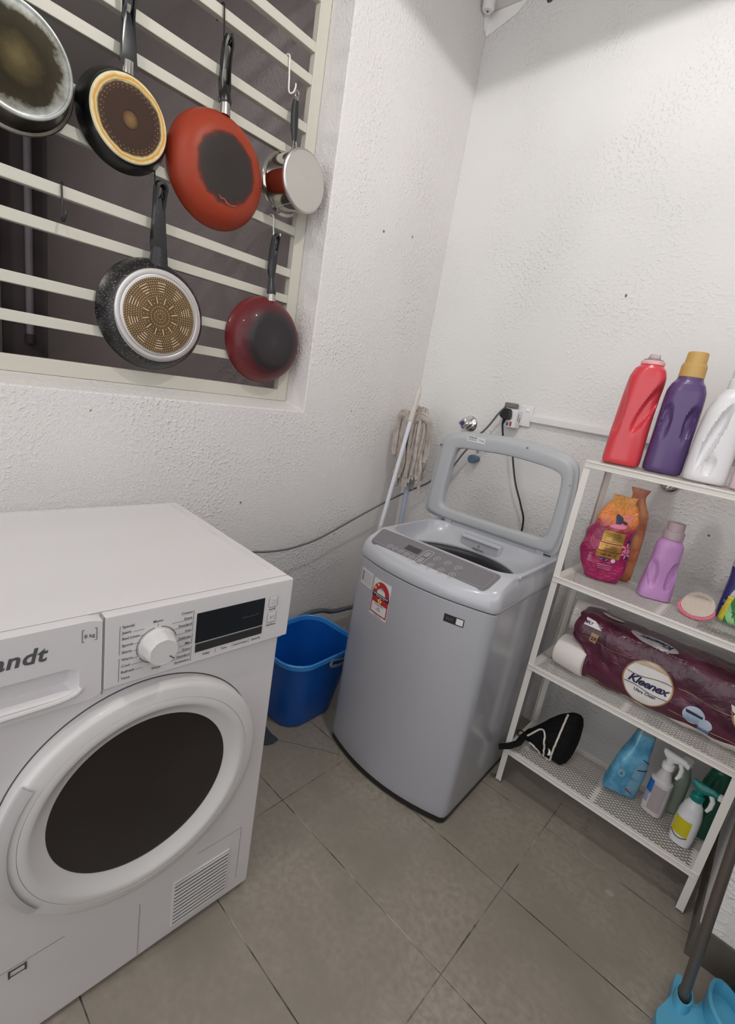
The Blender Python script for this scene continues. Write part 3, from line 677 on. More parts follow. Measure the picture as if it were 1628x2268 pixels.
# tub
mb = MB(); mb.lathe([(.2065, .7475), (.2035, .7455), (.192, .742), (.186, .730), (.184, .700), (.188, .690)], 96, c=(0, 0, 0)); mb.v = [(x+.240, y*.88+.212, z) for x, y, z in mb.v]; mb.build('balance_ring', mat('dark ring', (52, 52, 56), .3), W)
MB().lathe([(.1865, .72), (.1765, .30), (.16, .28), (0, .28)], 96, c=(CEN[0], .225, 0)).build('drum', mat('drum steel', (150, 150, 152), .3, metal=1.0), W)
MB().lathe([(.184, .712), (.170, .706), (.166, .694), (.175, .684)], 96, c=(CEN[0], .222, 0)).build('drum_lip', mat('drum lip', (170, 170, 172), .25, metal=.8), W)
MB().lathe([(.15, .285), (.14, .30), (.05, .31), (.03, .335), (0, .337)], 48, c=(CEN[0], .225, 0)).build('pulsator', M_lid, W)
mb = MB(); mb.rbox((.150, .392, .738), (.312, .430, .800), .010, 4); o = mb.build('detergent_box', M_silverp, W)
mb = MB(); mb.rbox((.157, .387, .787), (.305, .394, .7945), .003, 3); mb.build('grip_ledge', M_lid, o)
mb = MB(); text_into(mb, 'Detergent', .0105, (.231, .3905, .757), align='CENTER', bold=.0002)
mb.tube([(.231+.0045*cos(a_), .3905, .773+.0045*sin(a_)) for a_ in [pi*1.1+k*pi*.16 for k in range(6)]], .0007, 5); mb.add([(.229, .3905, .773), (.233, .3905, .773), (.233, .3905, .778), (.229, .3905, .778)], [(0, 1, 2, 3)])
mb.build('box_lettering', M_print, o)
# control panel foil on the slope
sl = Vector((0, .09, .031)).normalized(); PO = Vector((0, 0, .784)); nrm = Vector((0, -.031, .09)).normalized()
def pp(x, s_, off=.0012): return PO+Vector((x, 0, 0))+sl*s_+nrm*off - Vector((0, PB(x), 0)) if False else onp.o(off)((x, (sl*s_).y - PB(x, s_), 1.0))
def PB(x, s_): return .030*(1-(2*x/WW-1)**2)*max(0, (1-s_/.095))*.55
pan_o = rrect(.018, .004, .462, .088, .014, 5)
pan_o = [(x+(.022 if False else 0)+(.020*(1-s_/.09) if x < .1 else .004*(1-s_/.09)*-1), s_) for x, s_ in pan_o]
mb = MB(); poly_fill(mb, [(x, s_, 0) for x, s_ in pan_o], lambda p: pp(p[0], p[1], .0016), res=24); foil = mb.build('control_foil', M_panel, W)
mb = MB()
def pring(x, s_, r, w_=.0011, n_=26): 
    mb.loops([[pp(x+q*cos(2*pi*k/n_), s_+q*sin(2*pi*k/n_), .0032) for k in range(n_)] for q in (r-w_, r)])
def pline(P_, w_=.0005):
    for a_, b_ in zip(P_, P_[1:]):
        d = Vector((b_[0]-a_[0], b_[1]-a_[1])).normalized()*w_; nx, ny = -d.y, d.x
        mb.add([pp(a_[0]+nx, a_[1]+ny, .0031), pp(b_[0]+nx, b_[1]+ny, .0031), pp(b_[0]-nx, b_[1]-ny, .0031), pp(a_[0]-nx, a_[1]-ny, .0031)], [(0, 1, 2, 3)])
B1 = [(.109, .0215), (.132, .0205), (.155, .0195), (.179, .0185), (.202, .0175)]
B2 = [(.268, .052), (.306, .052), (.344, .050), (.271, .0175), (.309, .0165), (.347, .0155)]
M_ring = mat('bright rings', (205, 204, 205), .3, metal=.3); M_bface = mat('button grey', (138, 136, 139), .4)
for x, s_ in B1+B2:
    r_ = .0090 if (x, s_) in B1 else .0100
    mb = MB(); mb.add([pp(x+r_*.6*cos(2*pi*k/16), s_+r_*.6*sin(2*pi*k/16), .0030) for k in range(16)], [tuple(range(16))]); bt = mb.build('button', M_bface, W)
    mb = MB(); pring(x, s_, r_); mb.build('button_ring', M_ring, bt)
cap = radial(rrect(.217, .003, .246, .072, .009, 5), (.2315, .0375), 48); cap2 = radial(rrect(.2185, .0045, .2445, .0705, .008, 5), (.2315, .0375), 48)
mb = MB(); mb.loops([[pp(x, s_, .0031) for x, s_ in cap], [pp(x, s_, .0031) for x, s_ in cap2]]); mb.build('button_surround', M_ring, W)
for s0 in (.009, .040): mb = MB(); mb.add([pp(x, s_, .0030) for x, s_ in rrect(.2225, s0, .2405, s0+.025, .004, 3)], [tuple(range(16))]); mb.build('button', M_bface, W)
mb = MB(); mb.add([pp(x, s_, .0030) for x, s_ in rrect(.152, .040, .205, .061, .001, 2)], [tuple(range(12))]); mb.build('display', mat('lcd dark', (52, 52, 55), .25), W)
mb = MB(); fnp = lambda v: pp(v.x, v.y, .0033)
def ptext(s_, sz, x, y, al='CENTER'): text_into(mb, s_, sz, (x, y, 0), ux=(1, 0, 0), uy=(0, 1, 0), align=al, fn=fnp)
for x, s_ in B1: ptext('Wash', .0045, x, s_-.0148)
for (x, s_), q in zip(B2, ('Rinse', 'Spin', 'Water', 'Delay', 'Tub', 'Power')): ptext(q, .0045, x, s_-.0155)
for k in range(5): ptext('•', .008, .118+k*.0, .032+k*.010) if k < 4 else None
ptext('Start', .005, .2315, .051); ptext('Hold', .005, .2315, .019)
for k in range(3): ptext('•—', .006, .155+k*.018, .066)
mb.build('panel_print', mat('pale print', (172, 171, 173), .5), W)
mb = MB(); pline([(.376, .080), (.440, .080), (.448, .074), (.449, .018), (.441, .010), (.380, .010)], .0004); pline([(.075, .083), (.04, .083), (.032, .075)], .0004); pline([(.05, .012), (.10, .012)], .0004); mb.build('panel_line', mat('pale line', (176, 175, 178), .4), W)
# stickers on the cabinet
def stick_quad(mb, pts, off, fn=onb, res=6):
    rows = [[fn.o(off)(Vector((pts[0][0]+(pts[1][0]-pts[0][0])*i/res+(pts[3][0]-pts[0][0])*j/res, -.2, pts[0][1]+(pts[1][1]-pts[0][1])*i/res+(pts[3][1]-pts[0][1])*j/res))) for i in range(res+1)] for j in range(res+1)]
    vs = [p for r_ in rows for p in r_]; n_ = res+1
    mb.add(vs, [(j*n_+i, j*n_+i+1, (j+1)*n_+i+1, (j+1)*n_+i) for j in range(res) for i in range(res)])
def sq(mb, x0, z0, x1, z1, off, fn=onb): stick_quad(mb, [(x0, z0), (x1, z0), (x1, z1), (x0, z1)], off, fn)
# front labels were measured on a flat plane: pull sideways for the bulge
def SX(x): return x
M_paper = mat('paper label', (214, 212, 212), .6); M_red = mat('label red', (172, 38, 48), .5); M_ink = mat('label ink', (28, 26, 28), .6); M_yel = mat('label yellow', (232, 196, 96), .5)
mb = MB(); sq(mb, .030, .640, .092, .694, .0005); lab = mb.build('specification_label', M_paper, W)
mb = MB()
for k in range(8): sq(mb, .047, .684-k*.0052, .088, .6855-k*.0052, .0008)
sq(mb, .034, .650, .045, .686, .0008); mb.build('label_text', M_print_l, lab)
ex0, ex1, ez0, ez1 = .101, .181, .566, .690
mb = MB(); sq(mb, ex0, ez0, ex1, ez1, .0005); lab = mb.build('energy_label', M_paper, W)
mb = MB(); ec = (.141, .644); F = onb.o(.0009)
arc = [(ec[0]+.0375*cos(radians(a_)), ec[1]+.041*sin(radians(a_))) for a_ in range(0, 181, 9)]
mb.loops([[F((x, -.2, z_)) for x, z_ in arc], [F((ec[0]+(x-ec[0])*.52, -.2, ec[1]+(z_-ec[1])*.52)) for x, z_ in arc]]); mb.f = mb.f[:-1] if False else [f for f in mb.f if max(i % 21 for i in f)-min(i % 21 for i in f) < 3]; mb.mi = [0]*len(mb.f)
sq(mb, ex0+.002, .612, ex1-.002, .632, .0009); sq(mb, ex0+.002, .5755, ex0+.006, .612, .0009); sq(mb, ex1-.006, .5755, ex1-.002, .612, .0009); sq(mb, ex0+.002, .5745, ex1-.002, .5785, .0009)
mb.build('label_red', M_red, lab)
mb = MB(); sq(mb, ex0+.001, .631, ex1-.001, .6445, .0012); T2 = lambda s_, sz, x, z_, mbb, al='CENTER', o_=.0014, b_=.0001: text_into(mbb, s_, sz, (x, -.2, z_), align=al, bold=b_, fn=onb.o(o_))
T2('MESIN BASUH', .0045, .141, .6600, mb, o_=.0011); T2('Penggunaan tenaga', .0052, .141, .6060, mb, o_=.0014)
T2('9.60', .0060, .141, .5960, mb); T2('kWh setahun', .0038, .141, .5900, mb); T2('Suruhanjaya Tenaga', .0042, .141, .5690, mb, o_=.0011); mb.build('label_ink', M_ink, lab)
mb = MB(); T2('PENGGUNAAN TENAGA', .0062, .141, .6380, mb, b_=.0002); T2('ENERGY CONSUMPTION', .0035, .141, .6332, mb); mb.build('label_white_text', M_paper, lab)
def star(cx_, cz_, r, off): return [onb.o(off)((cx_+(r if k % 2 == 0 else r*.5)*sin(pi*k/5), -.2, cz_+(r if k % 2 == 0 else r*.5)*cos(pi*k/5))) for k in range(10)]
mb = MB()
for s_ in ((.141, .6215, .0125), (.1135, .6585, .0065), (.1240, .6730, .0065)):
    ps = star(*s_, .0016); c_ = onb.o(.0016)((s_[0], -.2, s_[1])); mb.add(ps+[c_], [(k, (k+1) % 10, 10) for k in range(10)])
mb.build('label_star', M_yel, lab)
mb = MB(); T2('2', .0115, .141, .6175, mb, o_=.0020, b_=.0003); mb.build('star_number', M_ink, lab)
mb = MB(); stick_quad(mb, [(.369, .6625), (.4275, .6625), (.4275, .6865), (.369, .6865)], .0005); lab = mb.build('black_label', M_ink, W)
mb = MB(); stick_quad(mb, [(.4055, .6655), (.4250, .6655), (.4250, .6840), (.4055, .6840)], .0009); mb.build('label_white_square', M_paper, lab)
mb = MB(); T2('ECO', .0105, .3865, .6710, mb, o_=.0010, b_=.0002); mb.build('label_letters', mat('dim letters', (88, 88, 90), .5), lab)
# --- lid (drawn on the plane y = -0.37 in the room)
Wi = Wm.inverted()
KL = (1.9156-.340)/(1.9156-.370)
def lp(x, z, y=-.340): v = Wi @ Vector((1.4373+(x-1.4373)*KL, y, 1.2699+(z-1.2699)*KL)); return (v.x, v.z)
louter = [(.413, .851), (.462, .828), (.70, .826), (.908, .828), (.939, .838), (.949, .90), (.951, .96), (.947, 1.06), (.937, 1.125), (.915, 1.150), (.885, 1.163), (.82, 1.173), (.755, 1.178), (.66, 1.176), (.567, 1.168), (.50, 1.160), (.462, 1.150), (.436, 1.130), (.425, 1.10), (.420, 1.03), (.416, .95)]
linner = [(.489, .959), (.488, .895), (.500, .876), (.541, .872), (.70, .872), (.860, .876), (.890, .886), (.899, .92), (.901, 1.02), (.896, 1.082), (.880, 1.100), (.83, 1.110), (.71, 1.116), (.60, 1.110), (.52, 1.103), (.502, 1.09), (.494, 1.05)]
louter = spline([lp(*p) for p in louter], 4); linner = spline([lp(*p) for p in linner], 4)
LC = lp(.69, 1.0); NL = 140
lo = radial(louter, LC, NL); li = radial(linner, LC, NL)
YL = (Wi @ Vector((.69, -.340, 1.0))).y
zl0 = .828
def LP(p, y, f=0.0): # f: inset toward inner
    return (p[0], YL+y+(p[1]-zl0)*.0, p[1])
def ins(a, b, t): return [((p[0]*(1-t)+q[0]*t), (p[1]*(1-t)+q[1]*t)) for p, q in zip(a, b)]
mb = MB(); I = ins
mb.loops([[LP(p, y) for p in L] for L, y in ((lo, .016), (I(lo, li, -.02), .010), (I(lo, li, .0), .004), (I(lo, li, .16), .000), (I(lo, li, .19), -.004), (I(lo, li, .26), -.011), (I(lo, li, .40), -.0135), (I(lo, li, .80), -.0125), (I(lo, li, .95), -.009), (li, .0), (li, .014), (lo, .016))])
LD = mb.build('lid', M_lid, W, angle=50)
mb = MB(); mb.loops([[LP(p, .004) for p in I(li, lo, .05)], [LP(p, .004) for p in I(li, [(LC[0], LC[1])]*NL, .999)], ]); mb.loops([[LP(p, .007) for p in I(li, lo, .05)], [LP(p, .007) for p in I(li, [(LC[0], LC[1])]*NL, .999)]])
mb.build('lid_window', M_glass, LD)
mb = MB()
for q in ((.436, 1.100), (.765, 1.155), (.926, 1.070)):
    v = lp(*q); mb.lathe([(0, .0135), (.0045, .0130), (.0055, .0105)], 16, 'Y', (v[0], YL-.0, v[1]))
mb.build('lid_buffer', mat('buffer grey', (110, 114, 120), .5), LD)
mb = MB(); a_, b_ = lp(.540, 1.150), lp(.612, 1.135); mb.add([(a_[0]+.0, YL-.0142, a_[1]-.014), (b_[0], YL-.0142, a_[1]-.014), (b_[0], YL-.0142, a_[1]+.006), (a_[0], YL-.0142, a_[1]+.006)], [(0, 1, 2, 3)]); ll = mb.build('capacity_label', M_paper, LD)
mb = MB(); text_into(mb, '7.0 kg', .0085, (a_[0]+.047, YL-.0147, a_[1]-.006)); text_into(mb, 'Top loading washer', .0046, (a_[0]+.004, YL-.0147, a_[1]+.0005), bold=.0002)
for k in range(2): mb.box((a_[0]+.004, YL-.0147, a_[1]-.0045-k*.004), (a_[0]+.040, YL-.0145, a_[1]-.0035-k*.004))
mb.build('label_text', M_ink, ll)
mb = MB()
for x in (.052, WW-.082): mb.rbox((x, .424, .803), (x+.030, YL+.004, .826), .003, 2)
mb.build('hinge', M_silverp, W)
MB().box((.03, .434, .806), (WW-.03, YL+.010, .8205)).build('hinge_gap', M_seam, W)
mb = MB(); mb.rbox((.082, .426, .804), (WW-.082, .436, .8205), .003, 2); mb.build('hinge_cover', M_silverp, W)
for x_, y_ in ((.05, .05), (.45, .05), (.05, .5), (.45, .5)): MB().cyl((x_, y_, 0), (x_, y_, .01), .02, 14).build('foot', M_black, W)

# ================================================================ SHELVING UNIT
SX0, SX1, SY0, SY1 = .974, 1.5615, -.4346, -.200
ZS = (.144, .4775, .7946, 1.162)
S = thing('shelving_unit', 'white metal shelving unit with four perforated shelves', 'shelf', (SX0, SY0, 0))
SW, SD = SX1-SX0, SY1-SY0
for k, (x, y, ax, ay) in enumerate(((0, 0, 1, 1), (SW, 0, -1, 1), (0, SD, 1, -1), (SW, SD, -1, -1))):
    mb = MB(); t_ = .0016; L_ = .019; zt = ZS[3]+.001
    xa, xb = sorted((x, x+ax*L_)); ya, yb = sorted((y, y+ay*t_)); mb.box((xa, ya, .006), (xb, yb, zt))
    xa, xb = sorted((x, x+ax*t_)); ya, yb = sorted((y+ay*t_, y+ay*L_)); mb.box((xa, ya, .006), (xb, yb, zt))
    lg = mb.build('leg', M_shelf, S, smooth=False)
    MB().rbox((min(x, x+ax*.02)-.0, min(y, y+ay*.02), 0), (max(x, x+ax*.02), max(y, y+ay*.02), .010), .002).build('foot_cap', mat('grey cap', (120, 116, 110), .6), lg)
# one tray mesh, used four times: perforated deck with a rolled lip
def tray_mesh():
    mb = MB(); x0, x1, y0, y1 = .002, SW-.002, .0018, SD-.002
    px, py, hw, hh = .0150, .0064, .0065, .0025
    fx0, fx1, fy0, fy1 = x0+.020, x1-.020, y0+.010, y1-.010; xm = (x0+x1)/2
    for (a, b) in ((fx0, xm-.004), (xm+.004, fx1)):
        nx = int((b-a)/px); ny = int((fy1-fy0)/py); dx = (b-a)/nx; dy = (fy1-fy0)/ny
        for j in range(ny):
            off = 0.5*dx if j % 2 else 0.0
            cells = [(a+i*dx+off, a+(i+1)*dx+off) for i in range(nx - (1 if off else 0))]
            if off: mb.add([(a, fy0+j*dy, 0), (a+off, fy0+j*dy, 0), (a+off, fy0+(j+1)*dy, 0), (a, fy0+(j+1)*dy, 0), (b-off, fy0+j*dy, 0), (b, fy0+j*dy, 0), (b, fy0+(j+1)*dy, 0), (b-off, fy0+(j+1)*dy, 0)], [(0, 1, 2, 3), (4, 5, 6, 7)])
            for (u0, u1) in cells:
                v0, v1 = fy0+j*dy, fy0+(j+1)*dy; cx_, cy_ = (u0+u1)/2, (v0+v1)/2
                o_ = [(u0, v0), ((u0+u1)/2, v0), (u1, v0), (u1, v1), ((u0+u1)/2, v1), (u0, v1)]
                i_ = [(cx_-hw, cy_-hh*.6), (cx_-hw*.0, cy_-hh), (cx_+hw, cy_-hh*.6), (cx_+hw, cy_+hh*.6), (cx_+hw*.0, cy_+hh), (cx_-hw, cy_+hh*.6)]
                mb.add([(p[0], p[1], 0) for p in o_]+[(p[0], p[1], 0) for p in i_], [(q, (q+1) % 6, 6+(q+1) % 6, 6+q) for q in range(6)])
    for (xa, ya, xb, yb) in ((x0, y0, x1, fy0), (x0, fy1, x1, y1), (x0, fy0, fx0, fy1), (fx1, fy0, x1, fy1), (xm-.004, fy0, xm+.004, fy1)): mb.add([(xa, ya, 0), (xb, ya, 0), (xb, yb, 0), (xa, yb, 0)], [(0, 1, 2, 3)])
    return mb.mesh('deck', M_shelf, smooth=False)
deck_me = tray_mesh()
mb = MB(); x0, x1, y0, y1 = .002, SW-.002, .0, SD-.002
mb.rbox((x0, -.0015, -.018), (x1, .0035, -.0002), .0012); mb.rbox((x0, -.0035, -.0045), (x1, .001, .0014), .0014, 3); mb.rbox((x0, -.003, -.019), (x1, .002, -.015), .0012)
mb.rbox((x0, y1-.003, -.018), (x1, y1, -.0002), .001); mb.rbox((x0-.0005, .0, -.018), (x0+.0025, y1, .0008), .001); mb.rbox((x1-.0025, .0, -.018), (x1+.0005, y1, .0008), .001)
rim_me = mb.mesh('shelf', M_shelf)
for z in ZS:
    r_ = link_mesh('shelf', rim_me, S); r_.location = (0, 0, z-.0)
    d_ = link_mesh('perforated_deck', deck_me, r_); d_.location = (0, 0, -.0006)

# ---------------------------------------------------------------- bottle tools
def superr(a, hx, hy, e):
    c, s_ = cos(a), sin(a); return (abs((abs(c)/hx)**e+(abs(s_)/hy)**e))**(-1/e)
def bottle_loops(prof, n=64, zres=4, dents=(), cap0=True, cap1=False):
    """prof: (z, hx, hy, exponent, ox[, oy]); dents: (cx, cz, rx, rz, depth, tilt, front)"""
    pts = spline([(p[0], p[1], p[2], p[3], p[4], p[5] if len(p) > 5 else 0) for p in [tuple(p)+(0,)*(6-len(p)) for p in prof]], zres, False) if False else None
    P_ = [tuple(p)+(0.0,)*(6-len(p)) for p in prof]; out = []
    for i in range(len(P_)-1):
        m_ = zres
        for j in range(m_):
            t = j/m_; p0 = P_[max(0, i-1)]; p1 = P_[i]; p2 = P_[i+1]; p3 = P_[min(len(P_)-1, i+2)]
            q = []
            for c_ in range(6):
                if c_ == 0: q.append(p1[0]+(p2[0]-p1[0])*t)
                else:
                    v = 0.5*((2*p1[c_])+(p2[c_]-p0[c_])*t+(2*p0[c_]-5*p1[c_]+4*p2[c_]-p3[c_])*t*t+(3*p1[c_]-p0[c_]-3*p2[c_]+p3[c_])*t**3)
                    lo_, hi_ = min(p1[c_], p2[c_]), max(p1[c_], p2[c_]); q.append(min(max(v, lo_), hi_))
            out.append(q)
    out.append(P_[-1]); R = []
    for (z, hx, hy, e, ox, oy) in out:
        ring = []
        for k in range(n):
            a = 2*pi*k/n; r = superr(a, hx, hy, max(e, 1.6)); x, y = r*cos(a), r*sin(a)
            for (cx_, cz_, rx, rz, dp, tilt, side) in dents:
                if side == 'F' and y > 0 or side == 'B' and y < 0: continue
                ux = x-cx_; uz = z-cz_; ct, st = cos(tilt), sin(tilt); p_, q_ = ux*ct+uz*st, -ux*st+uz*ct
                d = (p_/rx)**2+(q_/rz)**2
                if d < 1:
                    f_ = min(1, (1-d)*1.5); f_ = f_*f_*(3-2*f_); y += dp*f_*(1 if y < 0 else -1)*min(1, abs(y)/(hy*.35))
            ring.append((x+ox, y+oy, z))
        R.append(ring)
    return R
def lathe_part(name, prof, m_, parent, c=(0, 0, 0), n=40, ribs=0, rd=.0005):
    mb = MB()
    if ribs:
        mb.loops([[((r+(rd if k % 2 else 0)*(1 if i not in (0, len(prof)-1) else 0))*cos(2*pi*k/ribs)+c[0], (r+(rd if k % 2 else 0)*(1 if i not in (0, len(prof)-1) else 0))*sin(2*pi*k/ribs)+c[1], z+c[2]) for k in range(ribs)] for i, (r, z) in enumerate(prof)])
    else: mb.lathe(prof, n, c=c)
    return mb.build(name, m_, parent)
# red detergent bottle
Z4 = ZS[3]+.0015
B = thing('detergent_bottle', 'red detergent bottle with a clear cap on the top shelf', 'bottle', (1.036, -.318, Z4), radians(14), group='detergent bottles on the top shelf')
mb = MB(); mb.loops(bottle_loops([(0, .044, .034, 3.2, 0), (.004, .050, .042, 3.2, 0), (.02, .052, .044, 3.2, 0), (.09, .0505, .044, 3, 0), (.15, .049, .043, 2.8, .001), (.205, .0485, .041, 2.6, .003), (.258, .0475, .037, 2.6, .006), (.281, .040, .034, 2.3, .007), (.293, .029, .029, 2, .008), (.296, .027, .027, 2, .008)], 96, 7,
    dents=((.028, .175, .018, .090, .014, -.30, 'F'), (-.046, .17, .016, .09, .010, .10, 'F'))), cap0=True)
mb.build('bottle_body', mat('red bottle', (208, 62, 72), .3, sss=.0, coat=.2), B)
lathe_part('screw_neck', [(.0285, .292), (.0310, .294), (.0310, .302), (.0290, .304)], mat('neck pale pink', (232, 176, 178), .35), B, (.008, 0, 0), ribs=64)
M_frost = mat('clear cap plastic', (250, 238, 238), .12, trans=.85, alpha=1)
lathe_part('clear_cap', [(.0285, .303), (.0255, .308), (.017, .310), (.013, .322), (.0, .324)], M_frost, B, (.008, 0, 0))
mb = MB(); F_ = lambda v: v
B_me = None
# purple bottle
B = thing('detergent_bottle', 'purple detergent bottle with a gold-brown cap between red and white bottles', 'bottle', (1.1440, -.298, Z4), radians(16), group='detergent bottles on the top shelf')
pm = MB(); pm.loops(bottle_loops([(0, .043, .036, 3, 0), (.004, .049, .045, 3, 0), (.02, .0505, .047, 3, 0), (.12, .050, .046, 3, 0), (.19, .050, .044, 3, 0), (.232, .048, .042, 2.8, 0), (.252, .041, .037, 2.6, 0), (.262, .034, .032, 2.2, 0), (.272, .031, .030, 2, 0), (.276, .029, .029, 2, 0)], 96, 7,
    dents=((.028, .150, .0165, .050, .016, -.10, 'F'), (-.030, .150, .014, .050, .012, .10, 'F'))), cap0=True)
pme = pm.mesh('bottle_body', mat('purple bottle', (86, 62, 112), .35, coat=.15)); link_mesh('bottle_body', pme, B)
lathe_part('screw_cap', [(.0300, .270), (.0315, .272), (.0310, .302), (.0295, .304), (.0295, .307), (.0262, .309), (.0250, .336), (.0230, .339), (0, .339)], mat('tan cap', (196, 158, 92), .45), B, ribs=72, rd=.0004)
on_ = Stick(pme, (0, 1, 0), .0006, back=.3)
# white jug
B = thing('detergent_bottle', 'white plastic jug with a long moulded grip at the right end of the top shelf', 'bottle', (1.2520, -.318, Z4), radians(12), group='detergent bottles on the top shelf')
mb = MB(); mb.loops(bottle_loops([(0, .043, .036, 3, 0), (.004, .050, .046, 3, 0), (.02, .0515, .048, 3, 0), (.12, .050, .046, 2.9, 0), (.19, .046, .044, 2.6, .002), (.225, .038, .038, 2.4, .006), (.244, .030, .031, 2.1, .010), (.252, .026, .028, 2, .012)], 96, 8,
    dents=((-.012, .125, .015, .095, .020, -.18, 'F'), (-.002, .048, .017, .026, .010, -.1, 'F'))), cap0=True)
mb.build('bottle_body', mat('white bottle', (226, 224, 226), .35), B)
lathe_part('screw_cap', [(.0255, .248), (.0275, .251), (.0275, .272), (.0262, .274), (.0250, .277), (.0250, .300), (0, .302)], mat('white cap', (226, 226, 226), .4), B, (.012, 0, 0), ribs=60)
B = thing('detergent_bottle', 'pinkish white bottle behind the white jug, cut by the right edge', 'bottle', (1.362, -.315, Z4), radians(5), group='detergent bottles on the top shelf')
mb = MB(); mb.loops(bottle_loops([(0, .045, .035, 3, 0), (.004, .050, .040, 3, 0), (.15, .050, .040, 3, 0), (.2, .03, .03, 2, 0), (.22, .02, .02, 2, 0)], 48, 5), cap0=True); mb.build('bottle_body', mat('pinkish bottle', (222, 196, 200), .35), B)
lathe_part('screw_cap', [(.022, .215), (.022, .245), (0, .246)], M_white, B)

# --- shelf 3: washing powder bags, lilac jug, bath mitt, wipes, green packet
Z3 = ZS[2]+.0015
def powder_mat():
    m, h = newmat('powder bag print', .28, coat=.3); X = h.xyz()
    n = h.noise(14, 3); zz = h.math('ADD', X[2], h.mapr(n, .3, .7, -.012, .012)); zz = h.math('ADD', zz, h.math('MULTIPLY', h.math('ABSOLUTE', X[0]), -.25))
    c = h.mix(h.mapr(zz, .155, .205, smooth=True), lin((150, 22, 78)), lin((232, 132, 52)))
    c = h.mix(h.mapr(zz, .215, .26, smooth=True), c, lin((222, 150, 72)))
    c = h.mix(h.mapr(X[2], .10, .0), c, lin((168, 20, 92)))
    h.link(c, h.b.inputs['Base Color']); h.link(h.bump(h.noise(26, 3, dist=2.5), 1.0, .009), h.b.inputs['Normal']); return m
def bag_mesh(prof, n, seed, amp, mat_, vfun=None):
    R = bottle_loops(prof, n, 5); out = []
    for ring in R:
        out.append([tuple(Vector(p)+Vector((noise.noise(Vector((p[0]*22+seed, p[1]*22, p[2]*22))), noise.noise(Vector((p[0]*22, p[1]*22+seed, p[2]*22))), 0.3*noise.noise(Vector((p[0]*30, p[1]*30, p[2]*30+seed)))))*amp*(1 if p[2] > .004 else .2)) for p in ring])
    mb = MB(); mb.loops(out, cap0=True, cap1=True); return mb.mesh('bag', mat_, angle=70)
B = thing('powder_bag', 'magenta and orange bag of washing powder with a gold text panel', 'bag', (1.070, -.298, Z3), radians(20), group='washing powder bags on the third shelf')
bprof = [(0.0, .046, .026, 3, .006), (.006, .052, .034, 3, .006), (.04, .062, .040, 3.2, .001), (.08, .071, .043, 3.2, -.005), (.12, .070, .040, 3, -.005), (.16, .065, .036, 3, -.003), (.20, .057, .030, 3.2, .001), (.232, .048, .020, 3.2, .004), (.252, .038, .008, 3, .005), (.258, .034, .0035, 3, .005), (.276, .038, .0015, 3, .005)]
bme = bag_mesh(bprof, 110, 3.0, .0115, powder_mat()); link_mesh('bag', bme, B)
fb = Stick(bme, (0, 1, 0), .0012, back=.3)
M_gold = mat('gold foil', (196, 152, 72), .3, metal=.45, mottle=(60, (160, 122, 60), .3, .7))
mb = MB(); 
def fbq(mb, x0, z0, x1, z1, off, fn, res=5): stick_quad(mb, [(x0, z0), (x1, z0), (x1, z1), (x0, z1)], off, fn, res)
fbq(mb, -.028, .130, .034, .166, .0016, fb); fbq(mb, -.031, .105, .034, .127, .0016, fb); fbq(mb, -.034, .083, .034, .102, .0016, fb); gp = mb.build('gold_panel', M_gold, B)
mb = MB(); random.seed(3)
for k in range(6): text_into(mb, 'xxxxxx xxx xxxxx'[:12+random.randint(0, 3)].replace('x', random.choice('aeon')), .0042, (-.017, -.2, .150-k*.0042), fn=fb.o(.0018)) if False else fbq(mb, -.022, .1580-k*.0048, .026+random.uniform(-.008, .005), .1592-k*.0048, .0024, fb, 2)
for k in range(4): fbq(mb, -.014, .1210-k*.0040, .028+random.uniform(-.008, .002), .1221-k*.0040, .0024, fb, 2)
text_into(mb, '1-800 880 133', .0078, (-.021, -.2, .0895), bold=.0003, fn=fb.o(.0021)); fbq(mb, -.012, .0985, .026, .0993, .0024, fb, 2); fbq(mb, -.018, .0860, .026, .0866, .0024, fb, 2)
mb.build('panel_text', mat('brown ink', (74, 40, 34), .5), gp)
M_navy = mat('navy print', (38, 40, 84), .45); M_pinkp = mat('pink petals', (226, 128, 158), .45); M_whitep = mat('white print', (236, 226, 230), .5)
def blob(mb, cx_, cz_, rx, rz, off, fn, tilt=0, n=20, lob=0, la=0.0):
    P_ = []
    for k in range(n):
        a = 2*pi*k/n; f_ = 1+la*cos(lob*a); x, z = rx*f_*cos(a), rz*f_*sin(a); P_.append((cx_+x*cos(tilt)-z*sin(tilt), -.2, cz_+x*sin(tilt)+z*cos(tilt)))
    poly_fill(mb, P_, fn.o(off), res=3)
for a_ in ((.0045, .2035, .010, .017, .0016, fb, .2, 20, 3, .18), (.022, .198, .008, .004, .0016, fb, -.2), (.050, .139, .006, .010, .0012, fb, .3), (.050, .095, .007, .009, .0012, fb)): mb = MB(); blob(mb, *a_); mb.build('navy_print', M_navy, B)
for a_ in ((-.020, .072, -.0105, .0805), (-.006, .071, .005, .0805)): mb = MB(); fbq(mb, *a_, .0016, fb, 3); mb.build('navy_badge', M_navy, B)
mb = MB(); blob(mb, .006, .184, .022, .0075, .0019, fb, .12, lob=2, la=.1)
for k in range(5):
    a = 2*pi*k/5+.3; blob(mb, .0475+.010*cos(a), .122+.010*sin(a), .008, .0035, .0018, fb, a); blob(mb, .049+.009*cos(a+.5), .104+.009*sin(a+.5), .007, .0032, .0018, fb, a+.5); blob(mb, .030+.007*cos(a), .213+.007*sin(a), .0055, .0026, .0018, fb, a)
mb.build('flower_print', M_pinkp, B)
mb = MB(); rw = lambda r1, r2, cx_, cz_: mb.loops([[fb.o(.0018)((cx_+r*cos(2*pi*k/24), -.2, cz_+r*sin(2*pi*k/24))) for k in range(24)] for r in (r1, r2)])
rw(.0035, .0058, .0190, .0765); blob(mb, .019, .0765, .0022, .0022, .0018, fb)
